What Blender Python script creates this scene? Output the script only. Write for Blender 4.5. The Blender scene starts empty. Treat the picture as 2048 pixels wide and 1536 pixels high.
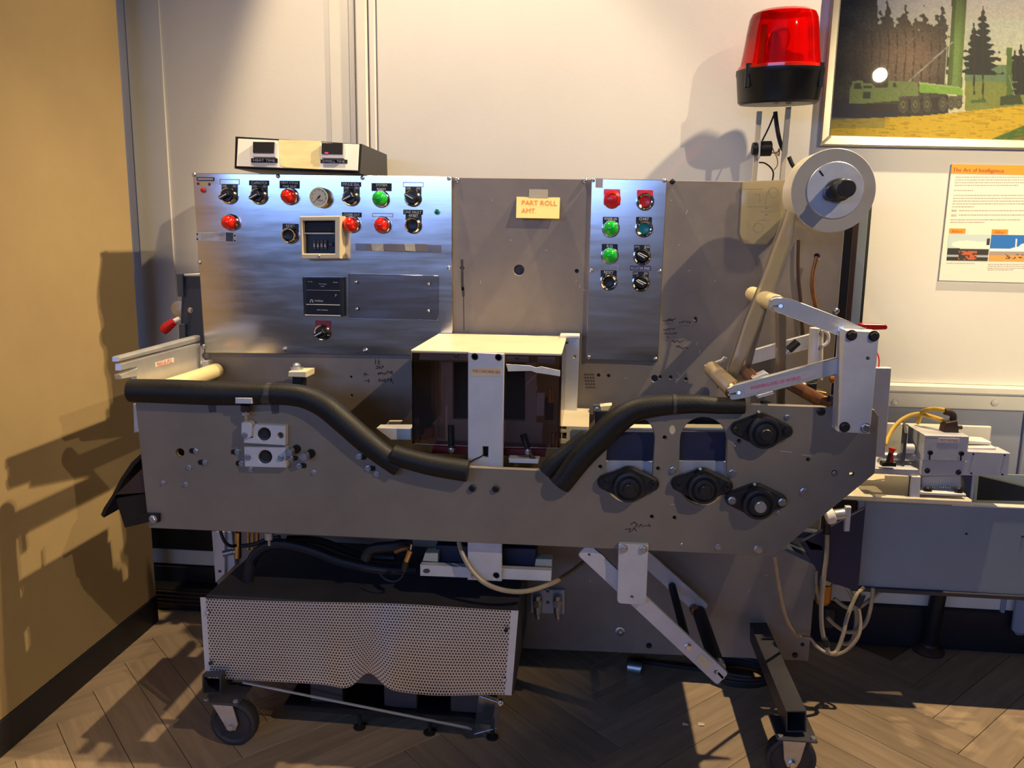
import bpy, bmesh, math, random
import numpy as np
from mathutils import Vector, Matrix
from mathutils.geometry import tessellate_polygon
random.seed(7); rng = np.random.RandomState(7)
SC = bpy.context.scene; COL = SC.collection
# ---------------------------------------------------------------- camera
FPX = 1600.0; EYE = 1.154
def cam_axes(yaw, pitch, roll):
    cy, sy, cp, sp = math.cos(yaw), math.sin(yaw), math.cos(pitch), math.sin(pitch)
    f = Vector((sy*cp, cy*cp, sp)); r = Vector((cy, -sy, 0)); u = r.cross(f)
    c, s = math.cos(roll), math.sin(roll)
    return c*r+s*u, -s*r+c*u, f
CR, CU, CF = cam_axes(math.radians(-5.58), math.radians(-10.12), math.radians(.87))
cd = bpy.data.cameras.new('camera'); cam = bpy.data.objects.new('camera', cd); COL.objects.link(cam)
cd.sensor_width = 36; cd.lens = 36*FPX/2048; cd.clip_start = .05
M = Matrix((CR, CU, -CF)).transposed().to_4x4(); M.translation = (0, 0, EYE); cam.matrix_world = M
SC.camera = cam
# ---------------------------------------------------------------- light, exposure
w = bpy.data.worlds.new('world'); SC.world = w; w.use_nodes = True
w.node_tree.nodes['Background'].inputs[0].default_value = (.42, .42, .58, 1)
w.node_tree.nodes['Background'].inputs[1].default_value = .065
vs = SC.view_settings; vs.view_transform = 'Standard'; vs.look = 'None'; vs.gamma = 1; vs.exposure = 0; vs.use_curve_mapping = False
def spot(name, loc, tgt, watts, col, size=1.6, blend=.5, r=.03):
    l = bpy.data.lights.new(name, 'SPOT'); l.energy = watts; l.color = col; l.spot_size = size; l.spot_blend = blend; l.shadow_soft_size = r
    o = bpy.data.objects.new(name, l); COL.objects.link(o); o.location = loc
    o.rotation_euler = (Vector(tgt)-Vector(loc)).to_track_quat('-Z', 'Y').to_euler(); return o
def area(name, loc, tgt, watts, col, sx, sy):
    l = bpy.data.lights.new(name, 'AREA'); l.energy = watts; l.color = col; l.shape = 'RECTANGLE'; l.size = sx; l.size_y = sy
    o = bpy.data.objects.new(name, l); COL.objects.link(o); o.location = loc
    o.rotation_euler = (Vector(tgt)-Vector(loc)).to_track_quat('-Z', 'Y').to_euler(); return o
WARM = (1, .77, .47)
spot('track_spot_a', (-.80, 1.84, 2.95), (-.30, 2.03, .9), 155, WARM, 1.0, .35, .02)
spot('track_spot_b', (1.20, 1.84, 2.95), (.40, 2.1, 1.0), 285, WARM, 1.42, .4, .02)
spot('track_spot_c', (1.90, -.30, 2.95), (-.28, 1.75, 1.22), 165, (1, .80, .55), .60, .5, .025)
spot('track_spot_d', (1.24, 1.78, 2.95), (-1.283, 1.30, 1.35), 140, (1, .75, .38), .80, .5, .02)
spot('track_spot_e', (1.78, -1.0, 2.23), (1.55, 2.3, 1.44), 430, (1, .79, .44), .60, .6, .04)
spot('reflection_fill_spot', (-.8, -2.3, 3.0), (-.8, -4.2, .85), 60, (1, .86, .74), 2.2, .6, .1)  # added spot, brightens the unseen wall that the steel panels mirror
area('blue_wash_lamp', (-2.0, -3.6, 1.92), (-.6, 2, 1.6), 95, (.25, .44, 1), 5.4, .56)
# ---------------------------------------------------------------- maths helpers
def ray(x, y): return CF + (float(x)-1024)/FPX*CR - (float(y)-768)/FPX*CU
def P(x, y, d):
    v = ray(x, y); v = v*(d/v.y); v.z += EYE; return v
def PX(x, y, X):
    v = ray(x, y); v = v*(X/v.x); v.z += EYE; return v
def PF(x, y, z):
    v = ray(x, y); v = v*((z-EYE)/v.z); v.z += EYE; return v
def zoomer(x0, y0, s):
    def f(*pts): return [(x0+a*s, y0+b*s) for a, b in pts]
    return f
Z1 = zoomer(360, 240, .3125); Z2 = zoomer(880, 330, .3125); Z3 = zoomer(1380, 0, .32617); Z4 = zoomer(1380, 480, .32617)
Z5 = zoomer(180, 640, .29297); Z6 = zoomer(720, 640, .29297); Z7 = zoomer(1160, 760, .29297); Z8 = zoomer(1480, 880, .29942)
Z9 = zoomer(280, 1020, .33595); Z10 = zoomer(780, 1040, .32293); Z11 = zoomer(1180, 1080, .2968); ZR = zoomer(1740, 780, .3645)
ZU = zoomer(420, 1060, .15625); ZV = zoomer(720, 1060, .15625); ZG = zoomer(800, 660, .19531); ZD = zoomer(1400, 560, .15625)
# ---------------------------------------------------------------- materials
def nodes(name):
    m = bpy.data.materials.new(name); m.use_nodes = True; nt = m.node_tree
    return m, nt, nt.nodes['Principled BSDF'], nt.nodes['Material Output']
def mat(name, col, rough=.5, metal=0, var=.0, vscale=8, bump=0, bscale=60, stretch=None, spec=.5, var2=None, coat=0, objrand=0):
    m, nt, b, out = nodes(name); N, L = nt.nodes, nt.links
    b.inputs['Base Color'].default_value = (*col, 1); b.inputs['Roughness'].default_value = rough; b.inputs['Metallic'].default_value = metal
    b.inputs['Specular IOR Level'].default_value = spec; b.inputs['Coat Weight'].default_value = coat
    if var or bump or objrand:
        tc = N.new('ShaderNodeTexCoord'); mp = N.new('ShaderNodeMapping'); L.new(tc.outputs['Object'], mp.inputs[0])
        if stretch: mp.inputs['Scale'].default_value = stretch
    if var:
        n = N.new('ShaderNodeTexNoise'); n.inputs['Scale'].default_value = vscale; n.inputs['Detail'].default_value = 6; n.inputs['Roughness'].default_value = .65
        L.new(mp.outputs[0], n.inputs['Vector'])
        r = N.new('ShaderNodeValToRGB'); r.color_ramp.elements[0].position = .3; r.color_ramp.elements[1].position = .72
        c2 = var2 or tuple(min(1, c*(1+var)) for c in col)
        r.color_ramp.elements[0].color = (*[c*(1-var) for c in col], 1); r.color_ramp.elements[1].color = (*c2, 1)
        L.new(n.outputs['Fac'], r.inputs[0]); last = r.outputs[0]
        if objrand:
            oi = N.new('ShaderNodeObjectInfo'); hs = N.new('ShaderNodeHueSaturation'); mr = N.new('ShaderNodeMapRange')
            mr.inputs['To Min'].default_value = 1-objrand; mr.inputs['To Max'].default_value = 1+objrand
            L.new(oi.outputs['Random'], mr.inputs[0]); L.new(mr.outputs[0], hs.inputs['Value']); L.new(last, hs.inputs['Color']); last = hs.outputs[0]
        L.new(last, b.inputs['Base Color'])
        rr = N.new('ShaderNodeMapRange'); rr.inputs['To Min'].default_value = max(.03, rough-.08); rr.inputs['To Max'].default_value = min(1, rough+.1)
        L.new(n.outputs['Fac'], rr.inputs[0]); L.new(rr.outputs[0], b.inputs['Roughness'])
    if bump:
        n2 = N.new('ShaderNodeTexNoise'); n2.inputs['Scale'].default_value = bscale; n2.inputs['Detail'].default_value = 4
        L.new(mp.outputs[0], n2.inputs['Vector'])
        bp = N.new('ShaderNodeBump'); bp.inputs['Strength'].default_value = bump; bp.inputs['Distance'].default_value = .004
        L.new(n2.outputs['Fac'], bp.inputs['Height']); L.new(bp.outputs[0], b.inputs['Normal'])
    return m
def clear(name, tint, gloss=.06, rough=.02, diff=None, diffw=0, translucent=False):
    m, nt, b, out = nodes(name); N, L = nt.nodes, nt.links; N.remove(b)
    t = N.new('ShaderNodeBsdfTransparent'); t.inputs[0].default_value = (*tint, 1); last = t.outputs[0]
    if diffw:
        d = N.new('ShaderNodeBsdfTranslucent' if translucent else 'ShaderNodeBsdfDiffuse'); d.inputs[0].default_value = (*diff, 1)
        if translucent:
            d2 = N.new('ShaderNodeBsdfDiffuse'); d2.inputs[0].default_value = (*diff, 1); mm = N.new('ShaderNodeMixShader'); mm.inputs[0].default_value = .5
            L.new(d.outputs[0], mm.inputs[1]); L.new(d2.outputs[0], mm.inputs[2]); dd = mm.outputs[0]
        else: dd = d.outputs[0]
        mx = N.new('ShaderNodeMixShader'); mx.inputs[0].default_value = diffw; L.new(last, mx.inputs[1]); L.new(dd, mx.inputs[2]); last = mx.outputs[0]
    g = N.new('ShaderNodeBsdfGlossy'); g.inputs['Roughness'].default_value = rough
    lw = N.new('ShaderNodeFresnel'); lw.inputs[0].default_value = 1.35
    ad = N.new('ShaderNodeMath'); ad.operation = 'ADD'; ad.inputs[1].default_value = gloss-.02; L.new(lw.outputs[0], ad.inputs[0])
    mx = N.new('ShaderNodeMixShader'); L.new(ad.outputs[0], mx.inputs[0]); L.new(last, mx.inputs[1]); L.new(g.outputs[0], mx.inputs[2])
    L.new(mx.outputs[0], out.inputs[0]); return m
def attr_mat(name, rough=.6):
    m, nt, b, out = nodes(name); a = nt.nodes.new('ShaderNodeVertexColor'); a.layer_name = 'print'
    nt.links.new(a.outputs[0], b.inputs['Base Color']); b.inputs['Roughness'].default_value = rough; return m
m_wall = mat('wall paint', (.74, .71, .66), .75, var=.03, vscale=3, bump=.04, bscale=140)
m_wall2 = mat('lower wall paint', (.30, .32, .40), .7, var=.06, vscale=3)
m_trim = mat('cream trim paint', (.76, .73, .64), .5, var=.03)
m_base = mat('black vinyl base', (.012, .012, .018), .45, var=.3)
m_part = mat('tan partition paint', (.39, .28, .14), .6, var=.10, vscale=2.2, bump=.05, bscale=200)
m_plate = mat('grey brown enamel', (.205, .176, .138), .48, var=.13, vscale=5, bump=.03, bscale=220)
m_back = mat('taupe enamel', (.255, .215, .175), .42, var=.16, vscale=6, bump=.03, bscale=180)
m_low = mat('dark enamel', (.045, .043, .05), .5, var=.3, vscale=7)
m_steel = mat('brushed stainless', (.66, .65, .65), .17, 1, var=.07, vscale=5, bump=.004, bscale=30, stretch=(1, 1, 8))
m_alu = mat('milled aluminium', (.72, .72, .74), .38, .75, var=.08, vscale=14, bump=.03, bscale=120)
m_alup = mat('pale anodised aluminium', (.58, .58, .60), .5, .25, var=.10, vscale=12)
m_zinc = mat('zinc bolt', (.62, .62, .64), .3, 1, var=.15, vscale=60)
m_iron = mat('black oxide steel', (.03, .029, .03), .42, .5, var=.3, vscale=30)
m_cast = mat('cast iron paint', (.022, .021, .023), .38, .2, var=.3, vscale=40, bump=.12, bscale=300)
m_black = mat('black plastic', (.010, .010, .011), .38, spec=.4)
m_hole = mat('unlit bore', (.004, .004, .005), .9)
m_navy = mat('dark navy enamel', (.012, .014, .045), .5, var=.2)
m_chrome = mat('chrome', (.86, .86, .88), .12, 1)
m_foam = mat('black foam rubber', (.009, .0088, .009), .52, var=.3, vscale=20, bump=.16, bscale=260, spec=.35)
m_foamt = mat('foam tape', (.04, .036, .034), .38, var=.2)
m_cream = mat('cream painted metal', (.78, .68, .46), .45, var=.07, vscale=10)
m_white = mat('off white enamel', (.80, .77, .70), .4, var=.03)
m_beige = mat('beige plastic', (.62, .54, .38), .42, var=.05)
m_red = mat('red lens plastic', (.85, .018, .006), .16, coat=.4)
m_redp = mat('red plastic', (.62, .015, .015), .3, coat=.2)
m_maroon = mat('maroon plate', (.22, .012, .012), .4)
m_green = mat('green lens plastic', (.01, .46, .035), .16, coat=.4)
m_teal = mat('teal button', (.01, .20, .22), .25)
m_dgreen = mat('green jewel', (.0, .16, .10), .2)
m_brass = mat('brass', (.72, .46, .16), .28, 1, var=.1)
m_dial = mat('dial face', (.74, .68, .50), .5)
m_ink = mat('black ink', (.02, .018, .02), .7)
m_dymo = mat('embossed label tape', (.010, .009, .011), .5, spec=.3)
m_dymob = mat('blue label tape', (.03, .04, .16), .35)
m_letter = mat('white lettering', (.78, .76, .72), .6)
m_redink = mat('red ink', (.70, .05, .05), .6)
m_pinkink = mat('magenta ink', (.72, .06, .22), .6)
m_orangeink = mat('orange ink', (.80, .20, .03), .6)
m_tape = mat('yellowed tape', (.66, .57, .36), .35, var=.1, vscale=20)
m_tapeg = mat('grey tape', (.42, .40, .44), .4)
m_masking = mat('masking tape', (.80, .66, .33), .6, var=.12, vscale=12, stretch=(1, 1, 4))
m_paper = mat('manila paper', (.76, .55, .22), .7, var=.08, vscale=14)
m_paperw = mat('pale label paper', (.72, .68, .62), .6, var=.08, vscale=30)
m_nylon = mat('cream roller', (.80, .66, .36), .4, var=.08, vscale=8)
m_rubber = mat('dark rubber', (.014, .013, .015), .6, var=.3, vscale=30, bump=.05)
m_wheel = mat('caster tread', (.03, .028, .03), .6, var=.3, vscale=20)
m_hosec = mat('tan air hose', (.38, .30, .19), .35, var=.15, vscale=30)
m_hosey = mat('yellow hose', (.66, .42, .06), .35)
m_copper = mat('copper roller', (.34, .14, .05), .32, .7, var=.3, vscale=20)
m_trough = mat('blue grey enamel', (.25, .30, .35), .5, var=.06, vscale=6)
m_bluebox = mat('slate blue enamel', (.05, .066, .10), .45, var=.12)
m_rust = mat('brown painted iron', (.05, .022, .016), .55, var=.3)
m_amber = mat('amber bowl', (.65, .22, .02), .3)
m_silver = mat('silver frame', (.55, .51, .44), .34, .8, var=.06, vscale=10)
m_wood = mat('oak plank', (.37, .27, .175), .42, var=.24, vscale=3.0, bump=.06, bscale=20, stretch=(1.2, 14, 14), objrand=.14)
m_joint = mat('floor joint', (.12, .08, .045), .7)
m_galv = mat('galvanised steel', (.50, .52, .56), .38, .9, var=.2, vscale=30)
m_smoke = clear('smoked acrylic', (.84, .72, .66), .05, .03)
m_clear = clear('clear acrylic', (.90, .90, .92), .10, .04)
m_glass = clear('picture glass', (.97, .97, .97), .035, .008)
m_film = clear('packaging film', (.86, .80, .66), .09, .2, (.78, .68, .50), .5, True)
m_rollside = mat('wound film side', (.42, .38, .32), .4, var=.04, vscale=30)
m_rollrim = mat('wound film rim', (.76, .68, .50), .3, coat=.3)
m_pocket = clear('plastic pocket', (.9, .86, .72), .08, .1, (.75, .66, .46), .25)
m_card = mat('aged card', (.80, .72, .50), .6, var=.15, vscale=9)
m_print = attr_mat('printed picture', .55)
m_orange = mat('orange print', (1.0, .30, .004), .5)
m_plac = mat('placard white', (.84, .80, .70), .5)
m_greyink = mat('grey ink', (.42, .38, .34), .7)
def dome_mat():
    m, nt, b, out = nodes('red beacon dome'); N, L = nt.nodes, nt.links; N.remove(b)
    t = N.new('ShaderNodeBsdfTransparent'); t.inputs[0].default_value = (1, .03, .01, 1)
    d = N.new('ShaderNodeBsdfTranslucent'); d.inputs[0].default_value = (1, .006, .004, 1)
    f = N.new('ShaderNodeBsdfDiffuse'); f.inputs[0].default_value = (.95, .004, .003, 1)
    g = N.new('ShaderNodeBsdfGlossy'); g.inputs['Roughness'].default_value = .06
    a = N.new('ShaderNodeMixShader'); a.inputs[0].default_value = .5; L.new(d.outputs[0], a.inputs[1]); L.new(f.outputs[0], a.inputs[2])
    c = N.new('ShaderNodeMixShader'); c.inputs[0].default_value = .55; L.new(t.outputs[0], c.inputs[1]); L.new(a.outputs[0], c.inputs[2])
    fr = N.new('ShaderNodeFresnel'); fr.inputs[0].default_value = 1.45
    e = N.new('ShaderNodeMixShader'); L.new(fr.outputs[0], e.inputs[0]); L.new(c.outputs[0], e.inputs[1]); L.new(g.outputs[0], e.inputs[2])
    L.new(e.outputs[0], out.inputs[0]); return m
m_dome = dome_mat()
# ---------------------------------------------------------------- object helpers
WL = {}
def link(o, parent, w):
    COL.objects.link(o)
    if parent is not None: o.parent = parent; o.location = Vector(w)-WL[parent.name]
    else: o.location = w
    WL[o.name] = Vector(w); return o
def thing(name, label, cat, loc, group=None):
    o = bpy.data.objects.new(name, None); o.empty_display_size = .05; link(o, None, loc); tag(o, label, cat, group); return o
def tag(o, label=None, cat=None, group=None, kind=None):
    if label: o['label'] = label
    if cat: o['category'] = cat
    if group: o['group'] = group
    if kind: o['kind'] = kind
    return o
def mk(name, vs, fs, m, parent=None, smooth=False, origin=None, label=None):
    vs = [Vector(v) for v in vs]
    if origin is None:
        lo = Vector([min(v[i] for v in vs) for i in range(3)]); hi = Vector([max(v[i] for v in vs) for i in range(3)]); origin = (lo+hi)/2
    me = bpy.data.meshes.new(name); me.from_pydata([v-origin for v in vs], [], fs)
    for x in (m if isinstance(m, (list, tuple)) else [m]): me.materials.append(x)
    me.validate(); bm = bmesh.new(); bm.from_mesh(me); bmesh.ops.recalc_face_normals(bm, faces=bm.faces); bm.to_mesh(me); bm.free()
    if smooth:
        for p in me.polygons: p.use_smooth = True
        if smooth == 'auto' : me.set_sharp_from_angle(angle=math.radians(35))
    o = link(bpy.data.objects.new(name, me), parent, origin)
    if label: o['label'] = label
    return o
def inst(src, name, w, parent, scale=None, rot=None):
    o = bpy.data.objects.new(name, src); link(o, parent, w)
    if scale is not None: o.scale = scale if hasattr(scale, '__len__') else (scale,)*3
    if rot: o.rotation_euler = rot
    return o
def inset2(l, b):
    n = len(l); out = []
    A = sum(l[i][0]*l[(i+1) % n][1]-l[(i+1) % n][0]*l[i][1] for i in range(n)); s = 1 if A > 0 else -1
    for i in range(n):
        p0, p1, p2 = Vector(l[i-1]), Vector(l[i]), Vector(l[(i+1) % n])
        d1 = (p1-p0).normalized(); d2 = (p2-p1).normalized()
        n1 = Vector((-d1.y, d1.x))*s; n2 = Vector((-d2.y, d2.x))*s
        k = n1+n2; dd = k.dot(n1)
        out.append(p1 + (k*(b/dd) if abs(dd) > .25 else n1*b))
    return out
def prism_geo(loops, ext, b=.0012):
    """loops of coplanar 3-D points (first the outline, then holes); solid from them along ext, front rim chamfered"""
    ext = Vector(ext); t = ext.length; n = ext.normalized(); u = n.orthogonal().normalized(); v = n.cross(u); o = Vector(loops[0][0])
    L2 = [[Vector(((Vector(p)-o).dot(u), (Vector(p)-o).dot(v))) for p in l] for l in loops]
    b = min(b, t*.45); ins = [inset2(l, b if k == 0 else -b) for k, l in enumerate(L2)]
    vs, fs = [], []
    def add(l, h):
        k = len(vs); vs.extend([o+u*p[0]+v*p[1]+n*h for p in l]); return k
    fr = [add(l, 0) for l in ins]; md = [add(l, b) for l in L2]; bk = [add(l, t) for l in L2]
    def flat(ls, offs):
        idx = [k+i for l, k in zip(ls, offs) for i in range(len(l))]
        if len(ls) == 1 and len(ls[0]) == 4: fs.append([offs[0]+i for i in range(4)]); return
        for tri in tessellate_polygon([[Vector((p[0], p[1], 0)) for p in l] for l in ls]): fs.append([idx[i] for i in tri])
    flat(ins, fr); flat(L2, bk)
    for l, a, c, d in zip(L2, fr, md, bk):
        m = len(l)
        for i in range(m):
            j = (i+1) % m; fs.append([a+i, a+j, c+j, c+i]); fs.append([c+i, c+j, d+j, d+i])
    return vs, fs
def prism(name, loops, ext, m, parent=None, b=.0012, **k):
    vs, fs = prism_geo(loops, ext, b); return mk(name, vs, fs, m, parent, **k)
def circ(cx, cy, r, n=18, ry=None): return [(cx+r*math.cos(2*math.pi*i/n), cy+(ry or r)*math.sin(2*math.pi*i/n)) for i in range(n)]
def rnd(pts, r, n=4):
    out = []; N = len(pts); rs = r if hasattr(r, '__len__') else [r]*N
    for i in range(N):
        p0, p1, p2 = Vector(pts[i-1]), Vector(pts[i]), Vector(pts[(i+1) % N]); R = rs[i]
        if R <= 0: out.append(tuple(p1)); continue
        a = (p0-p1).normalized(); c = (p2-p1).normalized(); R = min(R, (p0-p1).length*.48, (p2-p1).length*.48)
        s, e = p1+a*R, p1+c*R
        for k in range(n+1):
            t = k/n; out.append(tuple(s*(1-t)**2+p1*2*t*(1-t)+e*t*t))
    return out
def plate(name, pts, d, t, m, parent=None, holes=(), b=.0012, **k):
    """outline traced on the plane y=d, solid of real thickness t behind it"""
    loops = [[P(x, y, d) for x, y in pts]]
    for h in holes: loops.append([P(x, y, d) for x, y in (circ(*h) if isinstance(h, tuple) else h)])
    return prism(name, loops, (0, t, 0), m, parent, b, **k)
def rect(x0, y0, x1, y1, sk=.012): return [(x0, y0), (x1, y0+(x1-x0)*sk), (x1, y1+(x1-x0)*sk), (x0, y1)]
def box(name, lo, hi, m, parent=None, b=.002, **k):
    (x0, y0, z0), (x1, y1, z1) = lo, hi
    bm = bmesh.new(); bmesh.ops.create_cube(bm, size=1)
    for v in bm.verts: v.co = Vector(((x0+x1)/2+v.co.x*(x1-x0), (y0+y1)/2+v.co.y*(y1-y0), (z0+z1)/2+v.co.z*(z1-z0)))
    if b: bmesh.ops.bevel(bm, geom=bm.edges[:], offset=min(b, .4*min(x1-x0, y1-y0, z1-z0)), segments=1, affect='EDGES')
    vs = [v.co.copy() for v in bm.verts]; fs = [[v.index for v in f.verts] for f in bm.faces]; bm.free()
    return mk(name, vs, fs, m, parent, **k)
def lathe_geo(c, prof, axis=(0, -1, 0), n=28):
    a = Vector(axis).normalized(); u = a.orthogonal().normalized(); v = a.cross(u); c = Vector(c); vs, fs = [], []
    for r, h in prof:
        for i in range(n):
            t = 2*math.pi*i/n; vs.append(c+a*h+(u*math.cos(t)+v*math.sin(t))*r)
    for k in range(len(prof)-1):
        for i in range(n):
            j = (i+1) % n; fs.append([k*n+i, k*n+j, (k+1)*n+j, (k+1)*n+i])
    if prof[0][0] > 1e-6: fs.append(list(range(n)))
    if prof[-1][0] > 1e-6: fs.append([(len(prof)-1)*n+i for i in range(n)])
    return vs, fs
def lathe(name, c, prof, m, parent=None, axis=(0, -1, 0), n=28, **k):
    vs, fs = lathe_geo(c, [(max(r, 1e-5), h) for r, h in prof], axis, n)
    return mk(name, vs, fs, m, parent, smooth='auto', **k)
def rod(name, a, b, r, m, parent=None, n=16, ch=.1, **k):
    a, b = Vector(a), Vector(b); L = (b-a).length; c = min(r*ch, L*.2)
    return lathe(name, a, [(r-c, 0), (r, c), (r, L-c), (r-c, L)], m, parent, b-a, n, **k)
def sweep_geo(pts, r, n=10, sub=6, smooth=True):
    p = [Vector(q) for q in pts]
    if smooth and len(p) > 2:
        o = []
        for i in range(len(p)-1):
            a, b_, c, d = p[max(i-1, 0)], p[i], p[i+1], p[min(i+2, len(p)-1)]
            for k in range(sub):
                t = k/sub; o.append(.5*((2*b_)+(c-a)*t+(2*a-5*b_+4*c-d)*t*t+(3*b_-a-3*c+d)*t**3))
        o.append(p[-1]); p = o
    rs = r if hasattr(r, '__len__') else None; vs, fs = [], []; N = len(p)
    t0 = (p[1]-p[0]).normalized(); u = t0.orthogonal().normalized()
    for i in range(N):
        t = (p[min(i+1, N-1)]-p[max(i-1, 0)]).normalized(); u = (u-t*u.dot(t)).normalized(); v = t.cross(u)
        R = np.interp(i/(N-1), np.linspace(0, 1, len(rs)), rs) if rs else r
        for k in range(n):
            a = 2*math.pi*k/n; vs.append(p[i]+(u*math.cos(a)+v*math.sin(a))*R)
    for i in range(N-1):
        for k in range(n):
            j = (k+1) % n; fs.append([i*n+k, i*n+j, (i+1)*n+j, (i+1)*n+k])
    fs.append(list(range(n))); fs.append([(N-1)*n+k for k in range(n)])
    return vs, fs
def tube(name, pts, r, m, parent=None, n=10, sub=6, **k):
    vs, fs = sweep_geo(pts, r, n, sub); return mk(name, vs, fs, m, parent, smooth='auto', **k)
def join(name, geos, m, parent=None, smooth=False, **k):
    vs, fs = [], []
    for a, f in geos:
        o = len(vs); vs += list(a); fs += [[i+o for i in q] for q in f]
    return mk(name, vs, fs, m, parent, smooth=smooth, **k)
TXT = []
def text(s, c, d, wpx, hpx, m, parent, rot=0, name='lettering', basis=None):
    """queued: lettering fitted into a box of wpx x hpx photograph pixels at depth d"""
    TXT.append((s, c, d, wpx, hpx, m, parent, rot, name, basis))
def flush_text():
    items = []
    for t in TXT:
        cu = bpy.data.curves.new('t', 'FONT'); cu.body = t[0]; cu.align_x = 'CENTER'; cu.resolution_u = 2; cu.space_line = .95
        o = bpy.data.objects.new('t', cu); COL.objects.link(o); items.append(o)
    bpy.context.view_layer.update(); dg = bpy.context.evaluated_depsgraph_get()
    for o, (s, c, d, wpx, hpx, m, parent, rot, name, basis) in zip(items, TXT):
        me = bpy.data.meshes.new_from_object(o.evaluated_get(dg)); co = np.array([v.co[:] for v in me.vertices])
        lo, hi = co.min(0), co.max(0); q = (co-(lo+hi)/2)/np.maximum(hi-lo, 1e-6)
        if basis is None:
            k = d/FPX*1.02; a = math.radians(rot-.9); u = Vector((math.cos(a), 0, math.sin(a))); v = Vector((-math.sin(a), 0, math.cos(a)))
            W, H, org, nrm = wpx*k, hpx*k, P(c[0], c[1], d-.0009), Vector((0, -1, 0))
        else: org, u, v, W, H = basis
        vs = [org+u*(x*W)+v*(y*H) for x, y, z in q]; fs = [list(p.vertices) for p in me.polygons]
        mk(name, vs, fs, m, parent)
    for o in items:
        cu = o.data; bpy.data.objects.remove(o); bpy.data.curves.remove(cu)
def meshdata(name, geo, m, smooth='auto'):
    vs, fs = geo; me = bpy.data.meshes.new(name); me.from_pydata([Vector(v) for v in vs], [], fs)
    for x in (m if isinstance(m, (list, tuple)) else [m]): me.materials.append(x)
    bm = bmesh.new(); bm.from_mesh(me); bmesh.ops.recalc_face_normals(bm, faces=bm.faces); bm.to_mesh(me); bm.free()
    for p in me.polygons: p.use_smooth = True
    me.set_sharp_from_angle(angle=math.radians(35)); return me
def multi(*gs):
    vs, fs = [], []
    for a, f in gs:
        o = len(vs); vs += list(a); fs += [[i+o for i in q] for q in f]
    return vs, fs
# shared fasteners, unit radius, axis towards the viewer, seated at the origin
HEX = multi(lathe_geo((0, 0, 0), [(1.25, 0), (1.25, .18)], n=20), lathe_geo((0, 0, 0), [(1.0, .18), (1.0, .72), (.86, .85)], n=6))
PAN = lathe_geo((0, 0, 0), [(1, 0), (1, .25), (.8, .55), (.42, .7), (.1, .74)], n=18)
SOC = lathe_geo((0, 0, 0), [(1, 0), (1, .8), (.9, .9), (.56, .9), (.55, .35), (.01, .33)], n=20)
me_hex = meshdata('hex bolt', HEX, m_zinc); me_hexd = meshdata('dark hex bolt', HEX, m_iron); me_pan = meshdata('pan screw', PAN, m_zinc); me_pand = meshdata('dark pan screw', PAN, m_iron)
me_soc = meshdata('socket screw', SOC, m_iron); me_socz = meshdata('zinc socket screw', SOC, m_zinc)
def bolt(c, d, rpx, parent, me=None, name='bolt', rot=None):
    me = me or me_hex
    return inst(me, name, P(c[0], c[1], d), parent, rpx*d/FPX, (0, random.uniform(0, 1) if rot is None else rot, 0))
SHEXT = {}
# ================================================================ SETTING
WY = 2.30
def struct(o): o['kind'] = 'structure'; return o
ZR0, ZR1 = EYE-.440, EYE-.372
struct(box('wall_front', (-6, -4.32, 0), (5, -4.2, 3.1), m_wall, b=0))
fl = struct(box('floor', (-6, -4.2, -.05), (3.4, WY, -.004), m_joint, b=0))
PW, PN = .10, 6
pm = meshdata('plank', prism_geo([[Vector((-PW*PN/2+.0007, -PW/2+.0007, 0)), Vector((PW*PN/2-.0007, -PW/2+.0007, 0)), Vector((PW*PN/2-.0007, PW/2-.0007, 0)), Vector((-PW*PN/2+.0007, PW/2-.0007, 0))]], (0, 0, -.004), .0006), m_wood)
ca, sa = math.cos(math.radians(45)), math.sin(math.radians(45)); cands = []
for m_ in range(-8, 9):
    for k in range(-40, 41):
        for o_ in (0, 1):
            cx, cy = (PN/2, .5) if o_ == 0 else (PN+.5, 1-PN/2)
            x = (cx+k+PN*m_)*PW; y = (cy+k-PN*m_)*PW
            X = x*ca-y*sa+.1; Y = x*sa+y*ca+1.7
            if -1.7 < X < 2.2 and .15 < Y < WY+.12: cands.append((abs(Y-1.8), X, Y, 45 if o_ == 0 else 135))
cands.sort()
for _, X, Y, a in cands[:300]: inst(pm, 'plank', (X, Y, 0), fl, None, (0, 0, math.radians(a)))
struct(box('wall_back', (-1.9, WY, 0), (3.4, WY+.12, 3.1), m_wall, b=0))
struct(box('wall_back_lower', (-1.9, WY-.006, .18), (3.4, WY-.0005, ZR0), m_wall2, b=.001))
struct(box('ceiling', (-6, -4.2, 3.1), (3.4, WY+.12, 3.16), m_black, b=0))
def wallstrip(name, x0, x1, t, z0=ZR1, m=m_wall, z1=3.1):
    a = P(x0, 200, WY).x; b = P(x1, 200, WY).x; return struct(box(name, (a, WY-t, z0), (b, WY-.0004, z1), m, b=min(.004, t*.4)))
wallstrip('trim_1', 662, 700, .004, m=m_trim); wallstrip('trim_2', 706, 712, .012); wallstrip('trim_3', 716, 738, .016, m=m_trim); wallstrip('trim_4', 741, 754, .010)
o = wallstrip('wall_back_board', 757, 2700, .007)
o = wallstrip('wall_back_flange', 262, 331, .005)
rail = struct(box('trim_5', (-1.9, WY-.016, ZR0), (3.4, WY-.0004, ZR1-.022), m_trim, b=.003))
tag(box('rail_ledge', (-1.9, WY-.030, ZR1-.024), (3.4, WY-.0004, ZR1), m_trim, rail, b=.005))
for x in (1790, 1990): lathe('screw_cap', P(x, 805, WY-.0165), [(.010, 0), (.010, .003), (.006, .006), (.001, .007)], m_trim, rail)
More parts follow.
